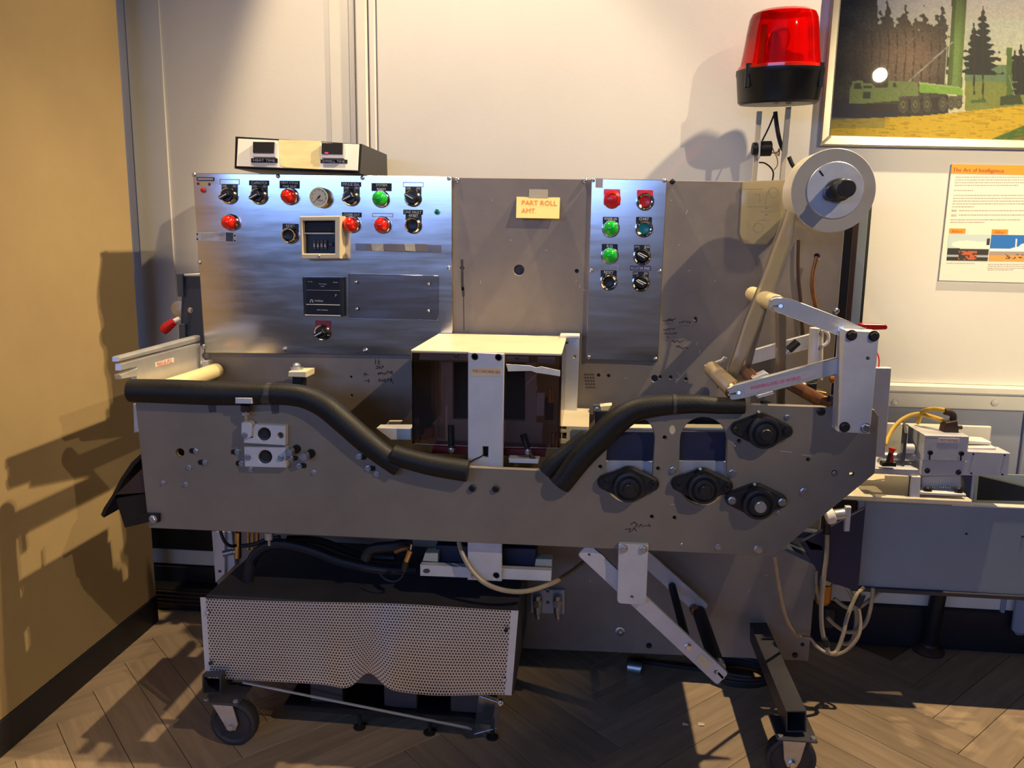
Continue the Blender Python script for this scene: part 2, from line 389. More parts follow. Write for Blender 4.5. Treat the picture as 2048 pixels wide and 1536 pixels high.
struct(box('lit_wall_patch', (P(1763, 900, WY).x, WY-.018, EYE-.66), (P(1972, 900, WY).x, WY-.007, EYE-.485), m_trim, b=.003))  # cream panel standing in for a lit patch of the lower wall
struct(box('trim_7', (P(2036, 900, WY).x, WY-.02, .03), (P(2046, 900, WY).x, WY-.007, ZR0), m_wall2, b=.003))
bb = struct(box('baseboard_back', (-1.9, WY-.022, 0), (3.4, WY-.0004, .125), m_base, b=.004))
struct(box('trim_8', (-1.9, WY-.012, .127), (3.4, WY-.0062, .178), m_trim, b=.002))
heat = struct(box('baseboard_heater', (-1.9, WY-.075, .0), (P(560, 1180, WY).x, WY-.023, .075), m_black, b=.006))
struct(box('trim_9', (-1.9, WY-.03, .182), (P(900, 1180, WY).x, WY-.0065, .262), m_black, b=.004))
for k in range(4): box('fin', (-1.9, WY-.079, .022+k*.013), (P(560, 1180, WY).x, WY-.0745, .027+k*.013), m_rust, heat, b=.001)
struct(box('trim_10', (P(2028, 1220, 2.26).x, WY-.06, .07), (P(2060, 1220, 2.26).x, WY-.0225, .30), m_wall2, b=.014))
PXX = -1.283
struct(box('wall_left', (PXX-.12, 1.2, .083), (PXX, 2.154, 3.1), m_part, b=.002))
struct(box('baseboard_left', (PXX-.12, 1.2, 0), (PXX+.003, 2.156, .083), m_base, b=.002))
# ================================================================ PACKAGING MACHINE
YB, YF, YC = 2.0, 1.62, 1.985
M_ = thing('packaging_machine', 'long grey packaging machine on casters standing between tan partition and blue grey trough', 'machine', (-.25, 1.8, 0))
bholes = [(1038, 540, 10.5), (1153.5, 542, 4), (924, 536, 4), (1197, 750.5, 3.4), (1217, 751.5, 3.4), (1309, 757, 6.6), (1320.5, 754, 3.2), (1341.5, 754.5, 3.4), (1372, 758, 3.2), (1634, 513, 6), (702, 754, 2.4), (703, 791, 2.4), (1391, 637, 3), (1145, 842, 4)]
bp = plate('back_plate', [(388, 347), (1697, 366), (1617, 1322), (440, 1270)], YB, .012, m_back, M_, bholes)
plate('hole_dark_backing', [(430, 380), (1655, 395), (1585, 1180), (470, 1150)], YB+.0125, .2, m_low, M_)  # unseen dark box added so the back plate holes look black
# dark wear streak and scuffs are flat marks on the plate
def marks(name, segs, d, wpx, m, parent):
    gs = []
    for (a, b) in segs:
        A, B = P(*a, d-.0008), P(*b, d-.0008); t = (B-A).normalized()*(wpx*d/FPX); nrm = Vector((-t.z, 0, t.x))*.5
        gs.append(([A-nrm-t*.2, B-nrm+t*.2, B+nrm+t*.2, A+nrm-t*.2], [[0, 1, 2, 3]]))
    return join(name, gs, m, parent)
def strokes(rows): return [(tuple(r[i]), tuple(r[i+1])) for r in rows for i in range(len(r)-1)]
m_wear = mat('worn dark paint', (.06, .05, .045), .6); m_scr = mat('bare metal scratch', (.55, .5, .44), .5); m_mark = mat('felt marker', (.07, .04, .03), .7)
marks('wear_mark', [((924, 520), (925, 580)), ((926, 575), (927, 592))], YB, 5, m_wear, M_)
marks('wear_mark', [((927, 592), (928, 660))], YB, 1.5, m_wear, M_)
scr = []
for (x, y) in [(983, 399), (1153, 560), (1160, 570), (1166, 580), (1090, 500), (1020, 480), (960, 560), (1340, 400), (1375, 420), (1400, 700), (1360, 490), (1380, 540), (1250, 755), (1355, 745), (1350, 756), (1395, 685), (1430, 560), (1530, 1150), (1500, 1180), (1400, 1250), (1180, 1160), (1120, 1240)]:
    a = random.uniform(0, 3.1); l = random.uniform(3, 9); scr.append(((x, y), (x+l*math.cos(a), y+l*math.sin(a))))
marks('scratch', scr, YB, 1.2, m_scr, M_)
zm = zoomer(700, 700, .0651)
hand = [zm((780, 290), (790, 350), (775, 430)), zm((880, 290), (860, 420), (940, 430)), zm((880, 360), (930, 350)), zm((800, 500), (860, 480), (850, 570), (790, 570)), zm((890, 500), (910, 570), (940, 490)), zm((960, 590), (1010, 480), (1030, 520), (970, 540)),
        zm((560, 750), (430, 745), (490, 690)), zm((430, 745), (490, 800)), zm((450, 940), (600, 950), (560, 890)), zm((600, 950), (550, 1000)),
        zm((850, 700), (870, 760), (900, 690), (930, 750), (950, 680), (1000, 750)), zm((1010, 690), (1060, 750), (1090, 690)), zm((1110, 740), (1150, 650), (1190, 650), (1210, 730)), zm((1230, 660), (1300, 740), (1290, 640), (1260, 700)),
        zm((880, 970), (900, 880), (940, 970)), zm((960, 970), (980, 900), (1030, 970), (1050, 890)), zm((1080, 890), (1070, 980), (1120, 970)), zm((1080, 930), (1110, 930)), zm((1130, 890), (1220, 890)), zm((1170, 890), (1170, 970)), zm((1230, 970), (1260, 880), (1290, 900), (1250, 930), (1330, 1030))]
marks('handwriting', strokes(hand), YB, 1.6, m_mark, M_)
zm = zoomer(1300, 560, .15625); hand = []
for (x0, y0, n) in ((170, 520, 5), (230, 500, 4), (370, 540, 6), (170, 630, 6), (190, 685, 6), (220, 740, 1), (210, 780, 1), (280, 790, 6), (340, 850, 2), (390, 870, 4)):
    for k in range(n):
        x = x0+k*26; hand.append(zm((x, y0+random.uniform(-14, 14)), (x+9, y0+random.uniform(-16, 16)), (x+18, y0+random.uniform(-14, 14))))
hand += [zm((570, 490), (600, 500), (600, 530), (575, 530)), zm((590, 510), (590, 545))]
marks('handwriting', strokes(hand), YB, 1.5, m_mark, M_)
zm = zoomer(1160, 700, .2); hand = []
for r in range(5):
    for k in range(4): x, y = 40+k*26+r*4, 250+r*32; hand.append(zm((x, y), (x+10, y-12), (x+18, y+5)))
marks('handwriting', strokes(hand), YB, 1.5, m_mark, M_)
for c, r, me in [((914, 360), 5.5, me_pan), ((1170, 361), 5.5, me_pan), ((1345, 363), 5, me_pand), ((1672, 622), 6, me_pan), ((1590, 1310), 5, me_hexd), ((1605, 1289), 4, me_pand), ((1240, 1262), 5.5, me_socz), ((1298, 1291), 5, me_hexd), ((1037, 1230), 4, me_pand), ((411, 711), 6, me_hex)]:
    bolt(c, YB, r, M_, me)
lathe('bushing', P(1240, 1262, YB), [(.013, 0), (.013, .004), (.008, .005), (.0075, .002)], m_zinc, M_)
# right hand rear frame, seen past the back plate
def ypost(name, x0, x1, ytop, ybot, d, t, m, lean=-.084):
    return plate(name, [(x0, ytop), (x1, ytop), (x1+lean*(ybot-ytop), ybot), (x0+lean*(ybot-ytop), ybot)], d, t, m, M_)
ypost('frame_post', 1692, 1711, 410, 900, 2.03, .03, m_black); ypost('frame_post', 1707, 1722, 405, 900, 2.08, .03, m_rust)
ypost('frame_post', 1718, 1738, 418, 900, 2.12, .03, m_trough); ypost('cable_duct', 1736, 1745, 406, 900, 2.20, .03, m_black)
plate('side_channel', [(1738, 735), (1783, 736), (1770, 915), (1730, 912)], 1.9, .02, m_alup, M_)
plate('red_lever', rnd([(1724, 648), (1771, 649), (1776, 653), (1774, 659), (1740, 660), (1722, 655)], 3), 1.95, .03, m_redp, M_, label='flat red lever')
tube('wire', [P(1752, 700, 1.93), P(1758, 718, 1.92), P(1757, 740, 1.91)], .0016, m_redp, M_)
# ---- front plate
fp_out = [(268, 786), (470, 790), (600, 796), (640, 812), (700, 862), (790, 925), (934, 934), (1082, 940), (1112, 936), (1165, 880), (1235, 822), (1340, 806), (1488, 808), (1676, 814), (1738, 816), (1750, 820), (1758, 832), (1750, 947), (1547, 1113), (297, 1056)]
def slot(cx0, cy0, cx1, cy1, r, n=12):
    return [(cx0+r*math.cos(math.pi+math.pi*i/n), cy0+r*math.sin(math.pi+math.pi*i/n)) for i in range(n+1)]+[(cx1+r*math.cos(math.pi*i/n), cy1+r*math.sin(math.pi*i/n)) for i in range(n+1)]
fh = [slot(1262, 876, 1257, 957, 47), slot(1407, 881, 1404.5, 963, 47)]
def h7(*a): return [(*Z7((x, y))[0], r) for x, y, r in a]
fh += h7((578, 395, 4.2), (512, 395, 0) if 0 else (1088, 417, 4), (138, 595, 4), (532, 607, 4), (1558, 545, 3.8), (490, 935, 3.7), (645, 942, 3.7), (1738, 637, 5.5), (1857, 640, 5))
fh += [(*Z5((612, 908))[0], 8.8)]
plate('front_plate', fp_out, YF, .012, m_plate, M_, fh, .0015)
def b5(l, r, me=me_hex):
    for p in l: bolt(Z5(p)[0], YF, r, M_, me)
for p in ((700, 893), (760, 972), (985, 900), (1018, 978), (1395, 943), (1455, 995), (1865, 937), (1925, 1013)):
    q = Z5(p)[0]; plate('slot_recess', rnd([(q[0]-7, q[1]-5), (q[0]+7, q[1]-5), (q[0]+7, q[1]+5), (q[0]-7, q[1]+5)], 5), YF-.0006, .001, m_hole, M_, b=.0001)
b5(((725, 893), (787, 973), (1007, 900), (1035, 980), (1370, 942), (1837, 933), (1897, 1013)), 5.2)
b5(((678, 1007), (502, 1112), (655, 1122), (1100, 1022), (1428, 997), (1530, 1040), (1957, 1052)), 5.0)
for p, r in (((1388, 883), 9), ((1487, 913), 9.5)):
    q = Z5(p)[0]; lathe('knurled_knob', P(*q, YF), [(.004, 0), (.004, .012), (r*.001, .012), (r*.00102, .026), (r*.0009, .028), (.002, .028)], m_zinc, M_)
    lathe('bushing', P(q[0]+7, q[1]-1, YF), [(.0095, 0), (.0095, .003), (.008, .003)], m_hole, M_)
for p, r, me in [((1415, 252), 5, me_hex), ((635, 615), 6.5, me_hex), ((1040, 635), 7, me_hex), ((1057, 445), 3, me_pan), ((1530, 760), 7, me_hex), ((1360, 905), 4, me_hex), ((693, 1120), 3.4, me_pan), ((943, 1138), 5.5, me_hex), ((1217, 1153), 7.6, me_hex), ((1738, 637), 3.8, me_hex)]:
    bolt(Z7(p)[0], YF, r, M_, me)
lathe('hole_plug', P(*Z7((1645, 215))[0], YF), [(.0085, 0), (.0085, .0015), (.007, .0025)], m_black, M_)
for c in ((945, 976), (992, 977)): bolt(c, YF, 7.5, M_, me_soc)
marks('handwriting', strokes([Z7((345, 985), (370, 970), (390, 985), (380, 1005)), Z7((310, 1020), (345, 1015), (335, 1040)), Z7((350, 1035), (370, 1010), (385, 1030)), Z7((400, 1005), (415, 985), (430, 1003)), Z7((440, 1000), (450, 990)), Z7((460, 1000), (470, 988), (482, 1000))]), YF, 2, m_mark, M_)
marks('scratch', [(Z7((1365, 485))[0], Z7((1445, 493))[0]), (Z7((1515, 510))[0], Z7((1580, 520))[0]), (Z7((620, 848))[0], Z7((645, 850))[0])], YF, 1.2, m_scr, M_)
plate('stain', circ(*Z7((630, 340))[0], 6, ry=9), YF-.0003, .0006, m_tape, M_, b=.0001)
for c in ((423, 815), (549, 818)): plate('stain', [(c[0]-8, c[1]-9), (c[0]+9, c[1]-8), (c[0]+9, c[1]+9), (c[0]-5, c[1]+10)], YF-.0003, .0006, m_wear, M_, b=.0001)
# sliding blocks behind the two slots
for x0, x1 in ((1205, 1313), (1350, 1462)):
    plate('slide_block', rect(x0, 862, x1, 924), 1.645, .05, m_navy, M_); plate('slide_shoe', rect(x0, 921, x1, 990), 1.642, .05, m_alu, M_)
    plate('top_rail', rect(x0-2, 854, x1, 861), 1.66, .03, m_cream, M_)
plate('hole_shade_plate', [(1190, 822), (1690, 832), (1680, 950), (1530, 1085), (1190, 1070)], 1.72, .006, m_black, M_); plate('hole_shade_plate', [(310, 860), (690, 868), (800, 950), (800, 1040), (310, 1030)], 1.70, .006, m_black, M_)  # black plates added behind the front plate to darken its slots and holes
# flange bearings
def bearing(p, tilt, shaft, bolts):
    x, y = Z7(p)[0]; c = P(x, y, YF); e = []
    ang = math.acos((33-14)/48.0)                               # tangent lines between the hub circle and the two bolt ends
    for cx, R, a0, a1, n in ((48, 14, -ang, ang, 8), (0, 33, ang, math.pi-ang, 8), (-48, 14, math.pi-ang, math.pi+ang, 8), (0, 33, math.pi+ang, 2*math.pi-ang, 8)):
        for i in range(n+1):
            a = a0+(a1-a0)*i/n; X, Y = cx+R*math.cos(a), R*math.sin(a); e.append((x+X*math.cos(tilt)-Y*math.sin(tilt), y+X*math.sin(tilt)+Y*math.cos(tilt)))
    h = plate('flange_bearing', e, YF-.014, .0138, m_cast, M_, b=.004, label='black two bolt flange bearing')
    lathe('bearing_hub', c+Vector((0, -.012, 0)), [(.034, 0), (.033, .010), (.031, .016), (.026, .017), (.0255, .012), (.021, .012), (.020, .019), (.015, .020)], m_cast, h, n=36)
    lathe('shaft_end', c+Vector((0, -.024, 0)), [(.0155, 0), (.0155, .006), (.012, .006), (.012, .018), (.0105, .020)], shaft, h, n=24)
    for (bx, by), me in bolts:
        q = Z7((bx, by))[0]; inst(me, 'bolt', P(*q, YF-.014), h, .0068)
    return h
B1 = bearing((1245, 345), .05, m_iron, [((1408, 345), me_hexd), ((1055, 335), me_pand)])
B2 = bearing((330, 710), .04, m_iron, [((172, 690), me_soc), ((495, 705), me_soc)])
B3 = bearing((835, 720), .05, m_iron, [((668, 708), me_soc), ((1000, 725), me_soc)])
B4 = bearing((1205, 825), .05, m_galv, [((1037, 822), me_hex), ((1380, 833), me_hex)])
for b_, p in ((B1, (1212, 222)), (B4, (1184, 712)), (B3, (815, 608)), (B2, (360, 815))):
    q = P(*Z7(p)[0], YF-.012); rod('grease_nipple', q, q+Vector((0, -.012, .004)), .003, m_zinc, b_)
# left bearing blocks and adjusting screws
def blk(pts, holes, d=1.603): return plate('bearing_block', Z5(*pts), d, .0165, m_alup, M_, holes, .0015, label='pale aluminium bearing block')
u1 = blk([(1125, 712), (1333, 722), (1332, 858), (1048, 840), (1050, 808), (1108, 806), (1110, 740)], [(*Z5((1188, 780))[0], 13), (*Z5((1298, 790))[0], 6.4)])
u2 = blk([(1050, 868), (1335, 872), (1338, 1010), (1055, 1003)], [(*Z5((1195, 935))[0], 13.5)])
for u, p in ((u1, (1188, 780)), (u2, (1195, 935))): lathe('bushing', P(*Z5(p)[0], 1.606), [(.013, 0), (.0125, .002), (.009, .001), (.0085, -.008), (.001, -.009)], m_iron, u)
for p in ((1077, 937), (1303, 943)): inst(me_hex, 'bolt', P(*Z5(p)[0], 1.603), u2, .0058)
cl = plate('clevis', rnd(Z5((1032, 698), (1088, 698), (1104, 720), (1100, 800), (1070, 812), (1032, 790)), 4), 1.596, .02, m_alup, M_)
inst(me_hex, 'bolt', P(*Z5((1058, 785))[0], 1.596), cl, .005)
q0 = P(*Z5((1062, 600))[0], 1.60); q1 = P(*Z5((1068, 700))[0], 1.605)
sc_ = rod('adjusting_screw', q0, q1, .0036, m_zinc, M_); lathe('jam_nut', P(*Z5((1065, 648))[0], 1.603), [(.0085, 0), (.0085, .006)], m_galv, sc_, (0, 0, 1), 6)
lathe('hex_coupling', P(*Z5((1062, 622))[0], 1.602), [(.0105, 0), (.0105, .013)], m_iron, sc_, (0, 0, 1), 6)
plate('screw_block', Z5((990, 530), (1105, 533), (1105, 573), (990, 571)), 1.588, .03, m_alup, M_)
lathe('cap_nut', P(*Z5((1055, 530))[0], 1.60), [(.010, 0), (.010, .007), (.008, .012), (.003, .016)], m_chrome, M_, (0, 0, 1), 12)
br = plate('screw_bracket', Z5((1355, 352), (1477, 352), (1475, 392), (1352, 388)), 1.90, .06, m_cream, M_)
lathe('cap_nut', P(*Z5((1412, 350))[0], 1.93), [(.016, 0), (.016, .010), (.010, .011), (.010, .017), (.006, .021), (.001, .022)], m_galv, br, (0, 0, 1), 16)
plate('bracket_post', Z5((1380, 390), (1450, 390), (1450, 520), (1380, 520)), 1.92, .03, m_black, M_)
# black side chute at the lower left
ch = plate('chute', [(230, 996), (292, 986), (300, 1044), (249, 1056)], 1.64, .30, m_black, M_)
prism('chute_ramp', [[P(232, 990, 1.63), P(286, 935, 1.63), P(300, 935, 1.63), P(300, 985, 1.63)]], (0, .30, 0), m_rust, M_)
cv = [(284, 905), (262, 925), (240, 958), (224, 990), (207, 1016), (201, 1030), (207, 1036), (213, 1020), (230, 992), (246, 962), (268, 932), (288, 912)]
plate('chute_curtain', cv, 1.63, .30, m_black, M_)
plate('mounting_tab', Z5((350, 1322), (470, 1324), (470, 1380), (350, 1380)), 1.612, .008, m_black, M_); bolt(Z5((432, 1358))[0], 1.612, 7.5, M_)
plate('edge_strip', [(266, 808), (276, 808), (277, 864), (268, 866)], 1.64, .02, m_alup, M_)
# infeed side rail (runs back towards the plate) and cream roller
RX = -1.012
def RXl(*pts): return [PX(*q, RX) for q in Z5(*pts)]
ir = prism('infeed_rail', [RXl((214, 300), (755, 155), (755, 420), (322, 420), (320, 318), (214, 345))], (-.014, 0, 0), m_alu, M_, label='bare aluminium side rail with red label')
prism('rail_cap', [RXl((203, 252), (757, 104), (757, 146), (203, 284))], (-.017, 0, 0), m_alu, ir, .004)
prism('rail_lip', [RXl((206, 375), (324, 328), (324, 385), (215, 405))], (-.014, 0, 0), m_alu, ir)
prism('rail_label', [[v+Vector((.0006, 0, 0)) for v in RXl((443, 292), (570, 256), (572, 290), (447, 322))]], (-.0008, 0, 0), m_paperw, ir, .0001)
a, b = RXl((450, 307), (566, 274)); uu = (b-a).normalized()
text('MANUAL-PULL', None, None, 0, 0, m_redink, ir, basis=((a+b)/2+Vector((.0010, 0, 0)), uu, Vector((0, 0, 1)), (b-a).length*.9, .0115))
lathe('infeed_roller', P(434, 741, 1.985), [(.008, 0), (.017, 0), (.0195, .004), (.0195, .345), (.017, .35), (.005, .35)], m_nylon, M_)
plate('roller_mount', rect(404, 722, 416, 752), 1.97, .03, m_alup, M_)
# conveyor bed seen between the plates
plate('bed_rail', [(752, 857), (822, 857), (822, 880), (782, 880)], 1.70, .04, m_white, M_)
plate('bed_bracket', [(778, 842), (804, 842), (796, 858), (766, 858)], 1.86, .01, m_cream, M_)
pr = plate('bed_rail', [(1118, 851), (1178, 853), (1170, 888), (1118, 888)], 1.78, .2, m_cream, M_, [[(1124+dx, y0), (1132+dx, y0), (1132+dx, y0+5), (1124+dx, y0+5)] for dx, y0 in ((0, 854), (0, 866), (0, 873))])
plate('bed_bracket', [(1186, 810), (1200, 810), (1200, 830), (1186, 830)], 1.93, .03, m_bluebox, M_); bolt((1194, 819), 1.93, 5, M_)
plate('bed_bracket', [(1200, 812), (1224, 810), (1216, 822), (1202, 822)], 1.93, .03, m_cream, M_)
box('bed_shade_pan', (-.94, 1.634, EYE-.60), (.45, 1.998, EYE-.575), m_black, M_)  # unseen pan, widened to keep lamp light off floor and lower back plate
# ---- guarded sealing head
G_ = thing('sealing_head_guard', 'smoked acrylic guard box with cream top and white centre bar over machine bed', 'guard', P(980, 880, 1.8))
GY = 1.66
plate('guard_top', [P_ for P_ in [(822, 700), (1124, 707), (1122, 712), (822, 706)]], GY+.001, .316, m_cream, G_, b=.001)
plate('front_pane', [(822, 703), (936, 706), (936, 893), (826, 888)], GY, .005, m_smoke, G_); plate('front_pane', [(1008, 708), (1124, 711), (1122, 897), (1006, 895)], GY, .005, m_smoke, G_)
a, b, c, d = P(823, 706, GY+.006), P(823, 706, GY+.006)+Vector((0, .312, 0)), P(826, 888, GY+.006)+Vector((0, .312, 0)), P(826, 888, GY+.006)
prism('side_pane', [[a, b, c, d]], (.005, 0, 0), m_smoke, G_)
a, b, c, d = P(1124, 711, GY+.006), P(1124, 711, GY+.006)+Vector((0, .312, 0)), P(1122, 897, GY+.006)+Vector((0, .312, 0)), P(1122, 897, GY+.006)
prism('side_pane', [[a, b, c, d]], (-.005, 0, 0), m_smoke, G_)
bar = plate('centre_bar', [(936, 704), (1008, 708), (1003, 1163), (935, 1160)], GY-.014, .012, m_alup, G_, [(949, 714, 0) if 0 else (949, 714, 7), (996.5, 715.5, 7), [(965, 893), (976.5, 893.5), (976, 915), (965, 914.5)], (948, 1150, 6.5), (992, 1152, 6.8)], label='pale aluminium centre bar')
for c in ((949, 714), (996.5, 715.5), (948, 1150), (992, 1152)): lathe('counterbored_screw', P(*c, GY-.004), [(.007, 0), (.0065, .002), (.003, .002), (.003, 0)], m_hole, bar)
plate('slot_backing', [(962, 890), (980, 890), (980, 918), (962, 918)], GY-.001, .002, m_hole, bar)
plate('bar_label', [(942, 736), (1003, 735), (1002, 752), (941, 753)], GY-.0148, .0008, m_tape, G_, b=.0001)
text('THIS CONTAINS SILK', (973, 743), GY-.0148, 57, 6, m_redink, G_)
tube('thin_wire', [P(968, 908, GY-.013), P(962, 913, GY-.02), P(950, 918, GY-.022), P(937, 926, GY-.02)], .0014, m_black, G_)
for c in ((911.5, 711.5), (1033.5, 716)): inst(me_soc, 'screw', P(*c, GY), G_, .0034)
plate('top_strip', [(840, 707), (936, 709), (936, 722), (838, 720)], GY+.007, .02, m_tapeg, G_)
plate('top_strip', [(1008, 711), (1058, 712), (1058, 724), (1008, 724)], GY+.007, .02, m_tapeg, G_); plate('top_strip', [(1075, 712), (1111, 713), (1110, 728), (1074, 727)], GY+.007, .02, m_tapeg, G_)
tp = plate('peeling_tape', [(1012, 728), (1060, 731), (1072, 735), (1083, 733), (1120, 741), (1120, 753), (1082, 747), (1073, 746), (1062, 742), (1016, 743)], GY-.003, .0015, m_paperw, G_, label='crumpled translucent tape strip')
# head inside
fr = plate('head_frame', [(883, 722), (1073, 724), (1073, 844), (1086, 846), (1084, 893), (876, 890), (872, 842), (884, 842)], 1.80, .02, m_alup, G_, [[(906, 724), (1050, 726), (1050, 842), (906, 838)]])
plate('head_platen', [(906, 722), (1050, 724), (1050, 843), (906, 840)], 1.835, .05, m_navy, G_)
plate('side_block', [(1073, 785), (1090, 785), (1088, 832), (1072, 832)], 1.76, .03, m_alup, G_); plate('side_block', [(1090, 798), (1106, 798), (1106, 840), (1090, 840)], 1.78, .03, m_rust, G_)
for x, y in ((1102, 775), (1108, 865)): rod('brass_fitting', P(x, y, 1.74), P(x, y+30, 1.74), .007, m_brass, G_)
plate('head_foot', [(826, 860), (838, 858), (838, 885), (828, 885)], 1.72, .03, m_copper, G_); plate('head_foot', [(848, 858), (864, 854), (866, 878), (845, 880)], 1.72, .03, m_copper, G_)
plate('seal_bar', [(866, 892), (1092, 899), (1090, 914), (862, 907)], 1.70, .05, m_maroon, G_, label='dark red sealing bar')
for a, b in (((903, 895), (902, 850)), ((1056, 898), (1046, 868))):
    r_ = rod('clamp_pin', P(*a, 1.668), P(*b, 1.675), .0075, m_iron, G_); lathe('pin_tip', P(a[0], a[1]+1, 1.665), [(.0075, 0), (.0075, .006), (.004, .012)], m_zinc, r_, (0, -.2, -1), 14)
rod('clamp_pin', P(1058, 904, 1.67), P(1071, 924, 1.66), .005, m_iron, G_)
plate('lower_plate', [(1017, 917), (1078, 919), (1076, 928), (1018, 926)], 1.655, .03, m_alup, G_)
gb = plate('side_bracket', [(1123, 675), (1159, 676), (1153, 852), (1121, 852)], 1.95, .012, m_alu, G_, [(1134, 686, 2), (1149.5, 713, 2.6)]); plate('bracket_top', [(1120, 670), (1159, 671), (1159, 676), (1120, 676)], 1.935, .05, m_white, G_)
# lower end of the bar: cross link and lift cylinder
cb = plate('cross_link', [(840, 1130), (1103, 1142), (1102, 1163), (840, 1152)], 1.662, .02, m_alup, M_)
plate('stain', circ(853, 1142, 7, ry=4.5), 1.6614, .0006, m_wear, cb, b=.0001)
plate('lift_block', [(872, 1090), (1072, 1098), (1070, 1142), (872, 1130)], 1.70, .10, m_navy, M_); plate('lit_cream_pad', [(850, 1106), (876, 1106), (876, 1124), (845, 1122)], 1.68, .03, m_cream, M_)  # cream colour of the pad stands in for a small lit top patch
plate('lit_cream_pad', [(1072, 1118), (1104, 1119), (1104, 1138), (1068, 1136)], 1.70, .03, m_cream, M_)
# ---- lower right swing arm
sb = plate('arm_bracket', rnd([(1237, 1088), (1297, 1090), (1292, 1211), (1234, 1207)], [2, 2, 9, 9]), YF-.013, .0125, m_alup, M_, [(1264, 1194, 3)], label='pale rectangular bracket plate')
for c in ((1247, 1097), (1286.5, 1098.5)): inst(me_hex, 'bolt', P(*c, YF-.013), sb, .0075)
def bar2(name, a, b, wpx, d, t, m, holes=(), r=7, parent=None, **k):
    a, b = Vector(a), Vector(b); u = (b-a).normalized(); n = Vector((-u.y, u.x))*wpx/2
    return plate(name, rnd([tuple(a+n), tuple(a-n), tuple(b-n), tuple(b+n)], r), d, t, m, parent or M_, holes, **k)
sa_ = bar2('swing_arm', (1166, 1098), (1446, 1359), 33, YF+.014, .010, m_alup, [(1178, 1110, 2.6), (1432, 1344, 3.4), [(1433, 1344), (1435, 1343), (1448, 1356), (1446, 1358)]], label='long pale aluminium arm')
inst(me_hex, 'bolt', P(1376.5, 1294, YF+.014), sa_, .0075)
plate('tape_patch', Z11((750, 765), (830, 830), (780, 875), (710, 815)), YF+.0134, .0006, m_tape, sa_, b=.0001)
bar2('swing_arm', (1285, 1112), (1408, 1222), 30, 1.93, .010, m_alup)
rod('idler_roller', P(1344, 1172, 1.925), P(1376, 1292, YF+.026), .0095, m_rubber, M_); rod('idler_roller', P(1398, 1224, 1.925), P(1436, 1335, YF+.026), .0165, m_rubber, M_)
rod('roller_collar', P(1433, 1327, YF+.04), P(1437, 1337, YF+.025), .017, m_galv, M_); rod('roller_collar', P(1387, 1216, 1.93), P(1392, 1225, 1.91), .012, m_copper, M_)
# twin fittings on the lower panel
tf = plate('fitting_plate', Z10((872, 430), (1082, 434), (1082, 582), (870, 576)), YB-.012, .0115, m_alup, M_, [(*Z10((977, 440))[0], 3), (*Z10((977, 510))[0], 3)])
for x in (912, 1035):
    a, b = P(*Z10((x, 465))[0], YB-.028), P(*Z10((x+3, 580))[0], YB-.028)
    f_ = rod('quick_coupling', a, b, .0105, m_galv, tf); lathe('coupling_nut', (a*.6+b*.4), [(.0125, -.008), (.0125, .010)], m_galv, f_, b-a, 6); rod('coupling_tip', b, b+(b-a)*.28, .006, m_zinc, f_)
# ---- dancer arms on the right
db = plate('arm_post', [(1690, 660), (1759, 664), (1740, 868), (1677, 864)], YF-.048, .0475, m_alup, M_, [(1736, 717, 3.5)], label='upright aluminium post plate with four dark bolts')
for c, me in (((1703, 670.5), me_hexd), ((1747.5, 672), me_hexd), ((1689, 854), me_hexd), ((1731, 856), me_hex)): inst(me, 'bolt', P(*c, YF-.048), db, .0082)
ua = plate('dancer_arm', rnd(Z4((493, 362), (545, 352), (625, 362), (1085, 540), (960, 560), (945, 600), (505, 432)), [6, 3, 6, 2, 0, 0, 10]), YF-.012, .012, m_alu, M_, [(*Z4((556, 405))[0], 4.5), [(x, y) for x, y in Z4((493, 405), (540, 402), (540, 409), (493, 410))]], label='upper aluminium dancer arm')
rod('pivot_pin', P(*Z4((556, 405))[0], YF+.01), P(*Z4((556, 405))[0], YF-.012), .0042, m_zinc, ua); rod('pivot_pin', P(*Z4((928, 546))[0], YF), P(*Z4((928, 546))[0], YF-.0135), .0065, m_zinc, ua)
la = plate('dancer_arm', rnd([(1454, 777), (1466, 771), (1685, 713), (1682, 746), (1488, 797), (1461, 802)], [5, 2, 0, 0, 4, 5]), YF-.012, .012, m_alu, M_, [(1477.5, 785.5, 4.5), (1611.5, 748, 3.2), [(1456.5, 788.5), (1474, 785.5), (1474, 787), (1457, 790.5)]], label='lower aluminium dancer arm with pink lettering')
rod('pivot_pin', P(1477.5, 785.5, YF+.01), P(1477.5, 785.5, YF-.012), .0042, m_zinc, la)
plate('arm_label', [(1487, 776), (1630, 738), (1634, 751), (1491, 791)], YF-.0128, .0008, m_tapeg, la, b=.0001)
text('WARNING-END OF WORLD', (1551, 765.5), YF-.0128, 96, 7, m_pinkink, la, rot=15.2)
plate('clamp_pad', ZD((670, 1260), (850, 1180), (885, 1205), (690, 1285)), YF+.005, .03, m_alup, M_); plate('clamp_pad', ZD((735, 1490), (940, 1430), (948, 1460), (745, 1520)), YF-.004, .03, m_alup, M_)
lathe('stop_bolt', P(1531, 801, YF+.02), [(.010, 0), (.010, .006), (.007, .006), (.007, .012)], m_iron, M_, (0, 0, -1), 12)
lathe('top_bolt', P(1664, 803, YF+.01), [(.012, 0), (.012, .002), (.009, .002), (.009, .012)], m_iron, M_, (0, 0, 1), 6)
plate('rear_arm', ZD((500, 960), (550, 935), (960, 815), (1115, 770), (1415, 690), (1395, 880), (660, 1085), (560, 1120)), 1.93, .012, m_alu, M_)
plate('rear_arm_end', ZD((65, 1100), (280, 1020), (310, 985), (350, 1000), (330, 1040), (150, 1120), (130, 1240)), 1.90, .012, m_cream, M_)
